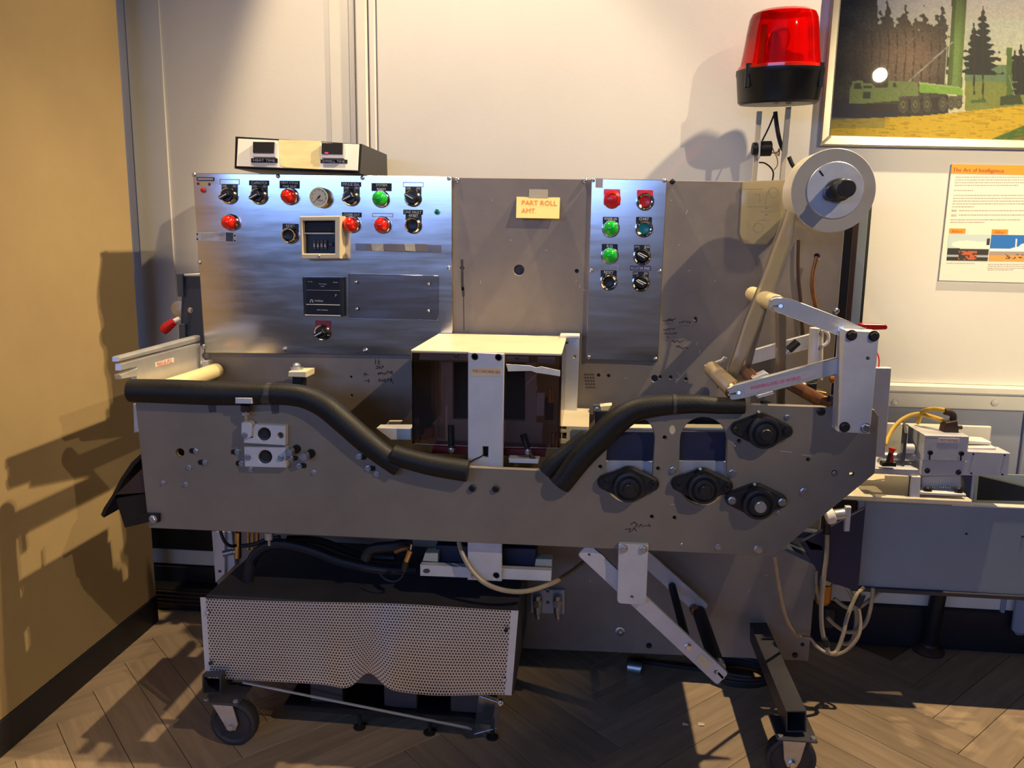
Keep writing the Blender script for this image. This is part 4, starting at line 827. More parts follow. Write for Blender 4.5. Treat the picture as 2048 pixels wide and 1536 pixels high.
# instruction card pocket
K_ = thing('instruction_card', 'yellowed card in a clear plastic pocket hanging beside film roll', 'card', P(1520, 425, 1.995))
ZK = zoomer(1440, 170, .22779)
ck = plate('card', ZK((200, 850), (585, 835), (575, 1160), (470, 1330), (400, 1390), (215, 1390), (178, 1310), (188, 1130)), 1.9975, .001, m_card, K_, b=.0002)
plate('pocket', rnd(ZK((195, 845), (590, 832), (580, 1170), (410, 1405), (205, 1398), (170, 1300), (180, 1130)), 5), 1.994, .0012, m_pocket, K_, b=.0002)
marks('sketch', strokes([ZK((300, 960), (350, 960), (350, 1030)), ZK((240, 1070), (440, 1070)), ZK((400, 1050), (410, 960), (440, 910), (480, 900)), ZK((350, 1115), (480, 1110)), ZK((370, 1190), (440, 1190)), ZK((210, 915), (380, 915)), *[ZK(*[(335+45*math.cos(t), 1255+40*math.sin(t)) for t in np.linspace(.6, 6.8, 14)])], *[ZK(*[(470+40*math.cos(t), 945+45*math.sin(t)) for t in np.linspace(0, 6.3, 14)])], ZK((300, 1250), (330, 1200), (400, 1170))]), 1.9968, .9, m_mark, K_)
for p in ((407, 1083), (407, 1140)): plate('ink_dot', circ(*ZK(p)[0], 2), 1.9965, .0005, m_ink, K_, b=.0001)
# foam pipe insulation
def foam(name, pts, r, label, d=1.616, m=m_foam):
    vs, fs = sweep_geo([P(x, y, d) for x, y in pts], [q*d/FPX for q in r], 20, 5)
    o = mk(name, vs, fs, m, smooth='auto'); tag(o, label, 'foam tube', 'foam edge padding'); return o
f1 = foam('foam_tube', [(262, 781), (340, 783), (420, 786), (500, 788), (535, 787)], [25, 26, 26, 24, 22], 'long black foam tube on left top edge of front plate', 1.614)
f2 = foam('foam_tube', [(536, 788), (575, 789), (612, 795), (650, 813), (690, 846), (735, 885), (770, 912), (800, 932)], [22, 23, 24, 25, 25, 25, 24, 24], 'black foam tube bending down from bolt clamp to lower stub')
f3 = foam('foam_tube', [(786, 908), (820, 919), (870, 931), (936, 942)], [21, 22, 23, 23.5], 'short black foam stub ending at white centre bar', 1.606)
f4 = foam('foam_tube', [(1489, 812), (1440, 811), (1395, 808), (1350, 809)], [15.5, 17, 18.5, 20], 'black foam tube lying level left of upper bearing')
f5 = foam('foam_tube', [(1349, 809), (1310, 812), (1270, 820), (1235, 842), (1195, 880), (1160, 915), (1118, 968)], [20, 22, 24, 26, 27, 27, 26], 'black foam tube sloping down right of guard with taped split end')
f6 = foam('foam_tube', [(1172, 870), (1140, 900), (1110, 925), (1092, 945)], [13, 17, 20, 19], 'short black foam piece strapped behind sloping foam tube', 1.622)
for f, pts, r in ((f1, [(528, 788), (545, 788)], 23.2), (f5, [(1352, 809), (1345, 809)], 21)):
    vs, fs = sweep_geo([P(x, y, 1.615) for x, y in pts], r*1.615/FPX, 20, 1); mk('tape_band', vs, fs, m_foamt, f, smooth='auto')
marks('seam', strokes([[(1150, 905), (1135, 925), (1125, 945), (1113, 962)]]), 1.588, 1.5, m_hole, f5)
# rotating beacon
BY = 2.155
B_ = thing('warning_beacon', 'red domed warning beacon on two flat posts above film roll', 'beacon', P(1548, 357, BY))
bc = P(1555, 209, BY); bt = P(1569, 18, BY-.02); ax = (bt-bc).normalized(); kz = (bt-bc).length/.262; kr = (P(1643, 143, BY)-P(1469, 143, BY)).length/2/.113
def bprof(pr): return [(r*kr, h*kz) for r, h in pr]
base = lathe('beacon_base', bc, bprof([(.030, -.003), (.098, 0), (.104, .006), (.111, .078), (.113, .082), (.113, .096), (.106, .098)]), m_black, B_, ax, 48)
lathe('beacon_rim', bc, bprof([(.098, .096), (.108, .097), (.108, .105), (.102, .107)]), m_red, B_, ax, 48)
dome = lathe('dome', bc, bprof([(.1035, .104), (.098, .140), (.091, .200), (.086, .235), (.080, .249), (.066, .257), (.035, .262), (.001, .263)]), m_dome, B_, ax, 48, label='translucent red dome')
for a in (-2.55, -.65, .9, 2.4):
    p_ = bc+Vector((.112*kr*math.cos(a), .112*kr*math.sin(a), .05)); rod('base_lug', p_+Vector((0, 0, -.02)), p_+Vector((0, 0, .036)), .007, m_black, B_)
rod('lamp_socket', bc+Vector((0, 0, .08)), bc+Vector((0, 0, .125)), .026, m_iron, B_); lathe('bulb', bc+Vector((0, 0, .125)), [(.010, 0), (.018, .02), (.020, .035), (.014, .052), (.001, .058)], m_clear, B_, (0, 0, 1))
lathe('reflector', bc+Vector((-.052, .02, .15*kz)), [(.002, 0), (.022, .006), (.038, .02), (.048, .042), (.047, .043), (.036, .022), (.02, .008)], m_chrome, B_, (.8, -.55, 0), 28)
rod('reflector_frame', bc+Vector((-.055, -.03, .10*kz)), bc+Vector((-.05, -.03, .215*kz)), .008, m_iron, B_); lathe('rotor', bc+Vector((0, 0, .10)), [(.055, 0), (.055, .012), (.03, .014)], m_iron, B_, (0, 0, 1), 32)
zb = zoomer(1440, 170, .22779)
plate('post', zb((325, 230), (372, 230), (322, 850), (280, 850)), BY-.02, .006, m_beige, B_); plate('post', zb((580, 195), (628, 190), (572, 850), (524, 850)), BY-.02, .006, m_beige, B_)
bz = rod('buzzer', P(*zb((345, 560))[0], BY-.03), P(*zb((450, 558))[0], BY-.03), .0185, m_black, B_, n=24, label='small black buzzer'); rod('buzzer_nut', P(*zb((282, 560))[0], BY-.03), P(*zb((325, 560))[0], BY-.03), .0155, m_black, bz, n=24)
plate('buzzer_bracket', zb((345, 480), (362, 480), (352, 640), (342, 640)), BY-.05, .03, m_alup, B_)
tube('cable', [P(*q, BY) for q in zb((485, 235), (495, 330), (515, 450), (545, 550), (580, 600))], .0055, m_rubber, B_); tube('cable', [P(*q, BY) for q in zb((605, 630), (630, 690), (660, 740), (680, 800))], .0055, m_rubber, B_)
tube('thin_wire', [P(*q, BY-.01) for q in zb((480, 245), (430, 370), (370, 490))], .0022, m_rubber, B_); tube('thin_wire', [P(*q, BY-.02) for q in zb((342, 680), (390, 685), (440, 720), (468, 770), (460, 840))], .002, m_rubber, B_)
tube('thin_wire', [P(*q, BY-.02) for q in zb((455, 540), (480, 600), (500, 640), (505, 700), (475, 745))], .0012, m_copper, B_); tube('thin_wire', [P(*q, BY-.02) for q in zb((450, 595), (500, 595), (520, 560), (515, 620), (490, 585))], .0016, m_copper, B_)
# film roll and web
RY = 1.70; k = RY/FPX; R_ = thing('film_roll', 'fat roll of translucent cream packaging film on spindle, strip running down to arms', 'film roll', P(1666, 382, RY))
rc = P(1666.5, 381.5, RY); rr_ = 77.6*k
lathe('wound_film', rc, [(.0555, 0), (rr_-.001, 0), (rr_, -.001), (rr_, -.074), (rr_-.001, -.075), (.0555, -.075)], m_rollrim, R_, n=72)
lathe('film_side', rc, [(.0545, .0008), (rr_-.0012, .0008), (rr_-.0015, .0004), (.0545, .0002)], m_rollside, R_, n=72)
cd_ = lathe('core_disc', rc+Vector((.003, 0, .001)), [(.016, -.01), (.0555, -.01), (.0555, .003), (.0545, .004), (.016, .004)], m_alu, R_, n=56, label='bright metal core disc')
lathe('hub', rc+Vector((.004, 0, .0)), [(.0225, 0), (.0225, .034), (.020, .038), (.020, .044), (.018, .046), (.0175, .074), (.0155, .076)], m_iron, R_, n=32)
marks('slot_mark', strokes([Z3((795, 1048), (817, 1078))]), RY-.004, 3, m_hole, R_)
def web(name, L, Rr, label=None):
    vs = []; n = len(L)
    for (x0, y0, d0), (x1, y1, d1) in zip(L, Rr):
        for s in range(5):
            t = s/4; p = P(x0, y0, d0)*(1-t)+P(x1, y1, d1)*t; vs.append(p+Vector((0, .004*math.sin(t*6.28+y0*.02), 0)))
    fs = [[i*5+s, i*5+s+1, i*5+s+6, i*5+s+5] for i in range(n-1) for s in range(4)]
    o = mk(name, vs, fs, m_film, R_, smooth=True); md = o.modifiers.new('thick', 'SOLIDIFY'); md.thickness = .0006; return o
web('film_web', [(1600, 355, 1.765), (1574, 412, 1.765), (1548, 480, 1.77), (1520, 560, 1.78), (1488, 640, 1.79), (1464, 710, 1.80), (1444, 764, 1.80)], [(1592, 400, 1.71), (1590, 440, 1.705), (1586, 490, 1.71), (1560, 560, 1.72), (1524, 640, 1.73), (1496, 710, 1.74), (1466, 772, 1.74)])
web('film_web', [(1522, 596, 1.80), (1508, 650, 1.80), (1496, 700, 1.80), (1484, 755, 1.80)], [(1536, 604, 1.74), (1526, 650, 1.74), (1511, 700, 1.74), (1494, 764, 1.74)])
web('film_web', [(1548, 600, 1.79), (1551, 640, 1.79), (1552, 720, 1.79), (1553, 815, 1.79)], [(1566, 600, 1.73), (1573, 640, 1.73), (1573, 720, 1.73), (1570, 815, 1.73)])
# electrical disconnect
D_ = thing('disconnect_switch_box', 'slate blue electrical box with red lever handle behind left end of machine', 'electrical box', P(385, 700, 2.08))
ZE = zoomer(320, 540, .16920)
plate('box_body', ZE((265, 62), (700, 62), (700, 900), (232, 900)), 2.06, .13, m_bluebox, D_); plate('box_flange', ZE((190, 45), (268, 45), (275, 318), (208, 312)), 2.05, .14, m_bluebox, D_); plate('box_flange', ZE((222, 640), (292, 640), (300, 900), (228, 900)), 2.05, .14, m_bluebox, D_)
plate('box_lid_edge', ZE((270, 48), (700, 40), (700, 72), (262, 74)), 2.056, .13, m_trim, D_)
lathe('cam_disc', P(*ZE((230, 455))[0], 2.10), [(.021, 0), (.021, .006), (.006, .008)], m_galv, D_, n=32)
inst(me_hex, 'bolt', P(*ZE((360, 475))[0], 2.06), D_, .006)
hd = tube('lever_handle', [P(*q, 2.05) for q in ZE((175, 605), (130, 640), (80, 680), (38, 720))], [.0095, .012, .014, .012], m_redp, D_, 14, label='red lever grip'); rod('lever_arm', P(*ZE((230, 575))[0], 2.06), P(*ZE((165, 610))[0], 2.05), .007, m_white, hd)
# ================================================================ OUTFEED TROUGH AND CLAMP UNIT AT THE RIGHT
TY = 1.97
O_ = thing('outfeed_trough', 'blue grey sheet metal trough on a single pedestal leg at right', 'trough', PF(1857, 1305, 0))
X0 = P(1717, 1003, TY).x; X1 = 1.75; zt1 = P(1717, 1003, TY).z; zb1 = P(1710, 1172, TY).z
box('front_panel', (X0, TY, zb1), (X1, TY+.004, zt1), m_trough, O_); box('back_panel', (X0, 2.24, zb1), (X1, 2.244, zt1+.012), m_trough, O_); box('bottom_panel', (X0, TY+.004, zb1), (X1, 2.24, zb1+.004), m_trough, O_); box('end_panel', (X0-.004, TY, zb1), (X0, 2.244, zt1), m_black, O_)
box('top_lip', (X0+.22, TY-.002, zt1), (X1, TY+.022, zt1+.004), m_trim, O_, .001); box('bottom_lip', (X0, TY-.006, zb1-.012), (X1, TY+.02, zb1), m_low, O_)
marks('edge_seam', strokes([Z8((838, 412), (828, 540), (815, 680), (800, 860), (790, 960))]), TY, 1.2, m_navy, O_)
for p in ((1512, 627), (1887, 645)): bolt(Z8(p)[0], TY, 2.4, O_, me_pand, 'screw')
prism('divider', [[P(1957, 951, 2.2), P(2030, 983, 2.0), P(2030, 1006, 2.0), P(1957, 1000, 2.2)]], (.012, .004, 0), m_low, O_)
fo = PF(1856, 1303, 0); fo.z = 0
rod('pedestal', fo+Vector((0, 0, .02)), Vector((fo.x, fo.y-.04, zb1)), .021, m_iron, O_, 20); lathe('pedestal_foot', fo, [(.042, 0), (.043, .006), (.038, .013), (.024, .02), (.021, .03)], m_rust, O_, (0, 0, 1), 32)
prism('end_gusset', [[P(1600, 1085, 1.90), P(1716, 1003, 1.95), P(1703, 1166, 1.95), P(1640, 1150, 1.93)]], (0, .01, 0), m_navy, O_)
prism('slope_plate', [[P(1566, 1100, 1.93), P(1575, 1096, 1.93), P(1702, 1150, 1.93), P(1696, 1163, 1.93)]], (0, .06, 0), m_bluebox, O_)
sh = plate('shelf', [(1690, 989), (1945, 1001), (1945, 1012), (1686, 1000)], 1.93, .2, m_cream, O_, b=.003)
# regulator under the shelf
rod('regulator_body', P(1652, 1034, 1.88), P(1668, 1030, 1.88), .019, m_white, O_); rod('regulator_neck', P(1668, 1030, 1.88), P(1690, 1027, 1.88), .013, m_galv, O_); plate('regulator_bar', [(1692, 1014), (1703, 1014), (1699, 1063), (1689, 1063)], 1.88, .012, m_alup, O_)
rod('hose_stem', P(1654, 1046, 1.88), P(1653, 1068, 1.88), .0085, m_iron, O_); plate('valve_bank', [(1602, 1063), (1640, 1067), (1640, 1080), (1598, 1076)], 1.93, .03, m_bluebox, O_)
plate('warning_tag', Z8((428, 668), (545, 705), (560, 738), (470, 735)), 1.90, .002, m_tape, O_)
# clamp unit
C_ = thing('pneumatic_clamp', 'aluminium pneumatic slide clamp with yellow hoses on shelf of trough', 'clamp', P(1890, 990, 1.98))
CY = 1.95
plate('head_block', ZR((300, 247), (545, 255), (530, 390), (290, 384)), CY, .10, m_alup, C_, label='pale aluminium head block')
plate('carriage', ZR((285, 385), (530, 390), (537, 337), (770, 347), (755, 475), (505, 468), (275, 470)), CY+.004, .06, m_alup, C_)
prism('side_cheek', [[P(*q, dd) for q, dd in zip(ZR((195, 180), (302, 247), (278, 470), (266, 470), (240, 395)), (2.10, CY, CY, CY+.02, 2.06))]], (-.006, .002, 0), m_low, C_)
prism('top_cover', [[P(*q, dd) for q, dd in zip(ZR((197, 182), (430, 188), (545, 253), (302, 246)), (2.10, 2.10, CY, CY))]], (0, 0, -.004), m_cream, C_)
plate('clamp_label', ZR((376, 264), (492, 267), (490, 291), (376, 288)), CY-.0008, .0008, m_paperw, C_, b=.0001); text('NO MORE', ZR((433, 278))[0], CY-.0008, 33, 5.5, m_redink, C_)
for p in ((328, 342), (499, 347)):
    q = ZR(p)[0]; inst(me_soc, 'screw', P(*q, CY), C_, .0058); plate('screw_slot', [(q[0]-1.4, q[1]), (q[0]+1.4, q[1]), (q[0]+1.2, q[1]+15), (q[0]-1.6, q[1]+15)], CY-.0006, .0006, m_hole, C_, b=.0001)
for p in ((314, 443), (485, 452)): inst(me_hexd, 'bolt', P(*ZR(p)[0], CY+.004), C_, .0052)
for p in ((566, 351), (738, 357), (725, 463), (555, 457)): inst(me_soc, 'screw', P(*ZR(p)[0], CY+.004), C_, .0022)
plate('slide_plate', ZR((540, 316), (692, 316), (692, 328), (540, 327)), CY+.03, .04, m_white, C_); plate('slide_plate', ZR((543, 278), (666, 286), (666, 300), (543, 296)), CY+.05, .05, m_white, C_)
e0 = P(*ZR((452, 235))[0], 2.0)
eb = plate('fitting_block', ZR((418, 180), (480, 168), (490, 240), (405, 240)), 1.985, .03, m_rust, C_, label='dark brown elbow fitting'); tube('elbow', [P(*q, 2.0) for q in ZR((456, 175), (456, 140), (440, 125), (410, 118))], .008, m_rust, C_); rod('fitting_plug', P(*ZR((480, 205))[0], 1.99), P(*ZR((504, 205))[0], 1.99), .005, m_rust, C_)
tube('yellow_hose', [P(*q, dd) for q, dd in zip(ZR((412, 112), (350, 104), (290, 120), (262, 180)), (2.0, 2.02, 2.05, 2.08))], .0055, m_hosey, C_, label='yellow air hose'); tube('yellow_hose', [P(*q, dd) for q, dd in zip(ZR((425, 178), (350, 150), (260, 132), (180, 160), (120, 220), (82, 300)), (2.0, 2.03, 2.06, 2.06, 2.04, 2.0))], .0055, m_hosey, C_)
rod('piston_rod', P(*ZR((60, 365))[0], 1.99), P(*ZR((262, 372))[0], 1.99), .0125, m_galv, C_); rod('piston_rod', P(*ZR((60, 350))[0], 2.02), P(*ZR((150, 352))[0], 2.02), .006, m_zinc, C_); rod('stop_collar', P(*ZR((172, 320))[0], 1.985), P(*ZR((238, 322))[0], 1.985), .0125, m_alup, C_)
plate('bed_plate', ZR((20, 428), (265, 436), (265, 474), (20, 458)), 1.94, .12, m_alup, C_)
tg = tube('toggle_lever', [P(*q, 1.93) for q in ZR((120, 395), (116, 350), (124, 318))], [.004, .005, .009], m_redp, C_, label='red toggle lever'); plate('toggle_base', ZR((72, 398), (145, 398), (145, 422), (68, 420)), 1.93, .02, m_iron, C_); rod('toggle_link', P(*ZR((95, 400))[0], 1.928), P(*ZR((110, 345))[0], 1.928), .004, m_iron, C_)
plate('support_post', ZR((228, 474), (280, 476), (272, 602), (220, 600)), 1.935, .02, m_white, C_); prism('support_web', [[P(*q, dd) for q, dd in zip(ZR((228, 474), (228, 600), (100, 590), (90, 462)), (1.94, 1.94, 2.1, 2.1))]], (-.004, .002, 0), m_low, C_)
plate('spring_guard', ZR((283, 474), (500, 470), (500, 552), (283, 552)), 1.975, .01, m_alup, C_)
gs = [sweep_geo([P(*q, 1.965) for q in ZR((330+i*12, 530), (336+i*12, 548))], .0016, 6, 1) for i in range(11)]; join('spring', gs, m_galv, C_)
plate('foot_plate', ZR((280, 560), (528, 572), (528, 584), (278, 574)), 1.935, .08, m_white, C_)
for p in ((312, 548), (482, 550)): lathe('foot_knob', P(*ZR(p)[0], 1.95), [(.009, 0), (.010, .006), (.006, .010)], m_iron, C_)
plate('blue_strut', ZR((505, 470), (580, 468), (570, 600), (535, 598)), 1.97, .02, m_bluebox, C_); plate('strut_edge', ZR((566, 470), (582, 470), (566, 600), (552, 600)), 1.965, .01, m_alup, C_)
# ---- loose hoses
def hose(pts, r, m, label, n=8):
    o = tube('air_hose', [P(x, y, d) for x, y, d in pts], r, m, None, n, 6); return tag(o, label, 'hose', 'air hoses at the machine')
ZH = zoomer(1480, 1000, .22130)
def zh(pts, ds): return [(x, y, d) for (x, y), d in zip(ZH(*pts), ds)]
hose([(918, 1084, 1.66), (925, 1108, 1.645), (943, 1140, 1.635), (970, 1166, 1.63), (1010, 1181, 1.63), (1055, 1182, 1.64), (1105, 1166, 1.67), (1140, 1145, 1.75), (1170, 1122, 1.85)], .0055, m_hosec, 'brown hose looping in front of white cross link')
hose(zh([(310, 505), (330, 640), (360, 840), (400, 1020), (460, 1160), (530, 1230), (630, 1248), (690, 1320), (780, 1380), (870, 1395), (970, 1350), (1060, 1250), (1090, 1130), (1075, 990)], [1.66, 1.70, 1.75, 1.80, 1.85, 1.90, 1.93, 1.93, 1.92, 1.92, 1.92, 1.92, 1.93, 1.94]), .0042, m_hosec, 'thin tan hose hanging from the corner of front plate')
hose(zh([(788, 290), (782, 500), (760, 680), (738, 900), (735, 1090), (755, 1240), (800, 1380)], [1.88]*7), .0055, m_hosec, 'tan hose dropping straight from white regulator')
hose(zh([(800, 1385), (870, 1370), (930, 1220), (960, 1090), (1010, 950), (1060, 850), (1115, 795)], [1.88, 1.89, 1.9, 1.91, 1.92, 1.93, 1.95]), .005, m_hosec, 'tan hose rising to trough from bottom of the loop')
hose(zh([(928, 722), (970, 790), (1020, 890), (1050, 1000), (1050, 1120), (1020, 1260), (960, 1300), (900, 1280)], [1.97, 1.97, 1.97, 1.97, 1.97, 1.97, 1.97, 1.97]), .0055, m_hosec, 'cream hose curling down from sloped plate')
hose(zh([(1200, 796), (1195, 870), (1175, 1000), (1130, 1120), (1060, 1180), (960, 1190), (860, 1130), (790, 1060)], [1.96]*8), .005, m_hosec, 'cream hose hanging from trough edge in a wide loop')
hose(zh([(1322, 800), (1240, 850), (1150, 920), (1060, 975), (960, 970), (850, 890)], [1.98, 1.98, 1.97, 1.97, 1.97, 1.97]), .005, m_hosec, 'cream hose slanting left from trough underside')
hose(zh([(690, 640), (690, 800), (720, 930)], [1.99]*3), .004, m_hosec, 'thin pale hose beside edge of back plate')
for p0, p1 in (((760, 1250), (790, 1320)), ((1110, 850), (1060, 960))):
    q = [P(*ZH(p)[0], 1.875 if p0[0] < 900 else 1.925) for p in (p0, p1)]
    tag(rod('hose_joiner', q[0], q[1], .008, m_rubber), 'black hose joiner at bottom of loop' if p0[0] < 900 else 'black hose joiner below left end of trough', 'fitting')
F_ = thing('air_filter', 'air filter with amber bowl behind hanging hoses', 'filter', P(1645, 1200, 2.02))
lathe('filter_head', P(1648, 1150, 2.04), [(.022, -.02), (.022, .02)], m_galv, F_, (0, 0, 1)); lathe('bowl', P(1648, 1168, 2.04), [(.020, 0), (.020, .045), (.015, .055), (.001, .058)], m_amber, F_, (0, 0, -1)); lathe('bowl_guard', P(1655, 1228, 2.03), [(.018, -.03), (.021, 0), (.018, .02)], m_iron, F_, (0, 0, 1))
# ---- on the floor
sl = PF(1268, 1345, .0); sl.z = .017
o = lathe('pipe_sleeve', sl+Vector((-.017, 0, 0)), [(.0165, 0), (.0165, .036), (.0145, .036), (.0145, 0), (.0165, 0)], m_galv, None, (1, -.18, 0), 24); tag(o, 'short galvanised pipe sleeve lying on floor under machine', 'pipe')
cc = PF(1480, 1358, 0); pts = []
for i in range(44):
    a = i*.55; pts.append(cc+Vector((.085*math.cos(a)*(1+.08*math.sin(i)), .06*math.sin(a), .008+.0008*i)))
o = tube('coiled_cable', pts+[cc+Vector((-.16, .03, .008)), cc+Vector((-.30, .05, .007))], .006, m_rubber, None, 8, 4); tag(o, 'coil of black cable on floor below swing arm', 'cable')
for x, y in ((1371, 1450), (1402, 1450)):
    q = PF(x, y, 0); o = mk('paper_scrap', [q+Vector((-.008, -.004, .001)), q+Vector((.007, -.006, .003)), q+Vector((.009, .005, .0015)), q+Vector((-.006, .006, .004)), q+Vector((0, 0, .0055))], [[0, 1, 4], [1, 2, 4], [2, 3, 4], [3, 0, 4], [0, 3, 2, 1]], m_cream); tag(o, 'tiny cream scrap on floor, left of the pair' if x < 1390 else 'tiny cream scrap on floor, right of the pair', 'scrap')
# ================================================================ PICTURE AND PLACARD ON THE WALL
def pmask(pts, X, Y):
    m = np.zeros(X.shape, bool); n = len(pts)
    for i in range(n):
        (x0, y0), (x1, y1) = pts[i], pts[(i+1) % n]
        if y0 == y1: continue
        c = ((y0 > Y) != (y1 > Y)) & (X < (x1-x0)*(Y-y0)/(y1-y0)+x0); m ^= c
    return m
def vnoise(X, Y, s, seed):
    r = np.random.RandomState(seed).rand(64, 64); x, y = X/s, Y/s; xi, yi = np.floor(x).astype(int), np.floor(y).astype(int); fx, fy = x-xi, y-yi
    fx = fx*fx*(3-2*fx); fy = fy*fy*(3-2*fy); g = lambda a, b: r[a % 64, b % 64]
    return (g(xi, yi)*(1-fx)+g(xi+1, yi)*fx)*(1-fy)+(g(xi, yi+1)*(1-fx)+g(xi+1, yi+1)*fx)*fy
def lin(c): c = np.array(c)/255.; return np.where(c < .04045, c/12.92, ((c+.055)/1.055)**2.4)
def put(C, m, c, a=1.0): C[m] = C[m]*(1-a)+lin(c)*a
def print_grid(name, quad, nx, ny, fn, d, m, parent):
    """flat printed sheet: colours are the print's own, one per vertex"""
    u, v = np.meshgrid(np.linspace(0, 1, nx), np.linspace(0, 1, ny)); (x0, y0), (x1, y1), (x2, y2), (x3, y3) = quad
    X = (x0*(1-u)+x1*u)*(1-v)+(x3*(1-u)+x2*u)*v; Y = (y0*(1-u)+y1*u)*(1-v)+(y3*(1-u)+y2*u)*v
    C = fn(X, Y, u, v); vs = [P(a, b, d) for a, b in zip(X.ravel(), Y.ravel())]
    fs = [[j*nx+i, j*nx+i+1, (j+1)*nx+i+1, (j+1)*nx+i] for j in range(ny-1) for i in range(nx-1)]
    o = mk(name, vs, fs, m, parent); at = o.data.color_attributes.new('print', 'FLOAT_COLOR', 'POINT')
    at.data.foreach_set('color', np.concatenate([C.reshape(-1, 3), np.ones((nx*ny, 1))], 1).astype(np.float32).ravel()); return o
ZP = zoomer(1650, 0, .19529)
def landscape(X, Y, u, v):
    C = np.zeros(X.shape+(3,)); n1 = vnoise(X+500, Y+500, 22, 1); n2 = vnoise(X+500, Y+500, 7, 2); n3 = vnoise(X+500, Y+900, 3, 3)
    t = np.clip((Y+20)/170, 0, 1)[..., None]; C[:] = lin((186, 182, 190))*(1-t)+lin((245, 238, 190))*t
    sky = (X > 1930); C = np.where((sky & (Y > 40) & (Y < 110))[..., None], C*.75+lin((190, 220, 215))*.25, C)
    put(C, (Y > 132+8*(n1-.5)) & (X > 1930), (120, 150, 110)); put(C, (Y > 160+6*n2) & (X > 1930), (150, 160, 80))
    edge = 1895+14*(n2-.5)+0*Y; tops = 30*np.abs(np.sin(X*.085))+26*(n2-.3)*(1+n3)+np.clip((X-1745)*.10, 0, 22)-np.clip((1752-X)*3, 0, 300)
    f = (X < edge) & (Y < 236) & ((X < 1755) | (Y > tops)); fc = (lin((22, 24, 38))*(1-n1[..., None])+lin((62, 66, 70))*n1[..., None])*(.6+.8*n3[..., None]); C[f] = fc[f]
    hz = np.exp(-(((X-1812)/72)**2+((Y-118)/66)**2)); C = np.where(f[..., None], C*(1-.88*hz[..., None])+lin((168, 138, 112))*(.9+.2*n3[..., None])*(.88*hz[..., None]), C)
    tr = f & (np.abs(((X+2*np.sin(Y*.05)) % 17)-8) < 1.3) & (Y > 60) & (n2 > .3); put(C, tr, (60, 48, 44), .7)
    g0 = 238-.045*(X-1700)-np.clip((X-1850)*.06, 0, 20); g = Y > g0; gy = lin((250, 214, 52))*(1-n3[..., None]*.5)+lin((222, 176, 34))*(n3[..., None]*.5); C[g] = gy[g]
    put(C, g & (X < 1770) & (Y < 256), (150, 150, 90), .6); put(C, (Y > 275-.42*(X-1990)) & (X > 1985), (84, 130, 50)); put(C, g & (vnoise(X*.3, Y*2, 4, 5) > .72), (176, 130, 24), .5)
    put(C, (Y > 200) & (Y < g0) & (X < 1790), (46, 46, 74), .8)
    # pines on the right
    for cx, top, bot, hw in ((1966, 12, 205, 34), (1948, 45, 190, 26), (2042, 88, 190, 22), (2030, 100, 160, 14)):
        k = np.clip((Y-top)/(bot-top), 0, 1); wd = hw*np.minimum(k*1.7, 1.0)*(.35+.65*np.abs(np.sin(Y*.23+cx)))*(.6+.8*n2); put(C, (np.abs(X-cx) < wd) & (Y > top) & (Y < 150 if cx < 2000 else Y < bot), (34, 44, 52)); put(C, (np.abs(X-cx) < 1.6) & (Y > top) & (Y < bot), (60, 50, 40))
    # upright tube of the near launcher
    x_l, x_r = 1904-.0*Y-(Y-0)*.055, 1934-(Y-0)*.060; s = np.clip((X-x_l)/(x_r-x_l), 0, 1); tb = (X > x_l) & (X < x_r) & (Y < 176); sh_ = np.where(s < .3, .45+.6*s, np.where(s < .65, 1.15, 1.1-1.3*(s-.65)))[..., None]*np.clip(.35+Y/150, .35, 1)[..., None]; tc = lin((128, 158, 84))*sh_; C[tb] = tc[tb]
    put(C, (np.abs(X-(1896-(Y-70)*.06)) < .9) & (Y > 60) & (Y < 172), (190, 200, 170))
    sl_ = np.abs((Y-165)-(X-1815)*(-82/92.)) < 1.3; put(C, sl_ & (X > 1812) & (X < 1906), (196, 196, 184)); put(C, (np.abs((Y-92)-(X-1811)*-.95) < 1.1) & (X > 1810) & (X < 1834), (150, 148, 140))
    # truck
    put(C, pmask(ZP((250, 930), (285, 830), (380, 825), (400, 850), (480, 850), (520, 900), (640, 900), (650, 830), (950, 840), (960, 980), (760, 990), (740, 1070), (250, 1060)), X, Y), (140, 158, 92)); put(C, pmask(ZP((965, 840), (1380, 895), (1415, 925), (1410, 975), (965, 945)), X, Y), (150, 200, 84)); put(C, pmask(ZP((965, 838), (1385, 893), (1390, 905), (965, 858)), X, Y), (190, 214, 140))
    for q in (((295, 855), (370, 850), (370, 910), (295, 910)), ((395, 880), (480, 880), (480, 905), (395, 905)), ((600, 850), (640, 850), (630, 890), (590, 890)), ((700, 845), (730, 845), (730, 890), (700, 890)), ((390, 940), (470, 940), (460, 1010), (390, 1010))): put(C, pmask(ZP(*q), X, Y), (62, 74, 60))
    put(C, pmask(ZP((400, 1060), (1410, 975), (1410, 1060), (1400, 1100), (420, 1150)), X, Y), (58, 48, 48), .85)
    for cx, cy, rx, ry in ((800, 1070, 52, 88), (925, 1070, 50, 88), (1045, 1068, 46, 80), (1205, 1065, 42, 74), (1290, 1062, 38, 68), (1370, 1060, 34, 60)):
        (a, b), = ZP((cx, cy)); e = ((X-a)/(rx*.195))**2+((Y-b)/(ry*.195))**2; put(C, e < 1, (106, 98, 88)); put(C, e < .72, (92, 84, 76)); put(C, e < .22, (130, 132, 84)); put(C, e < .06, (84, 80, 70))
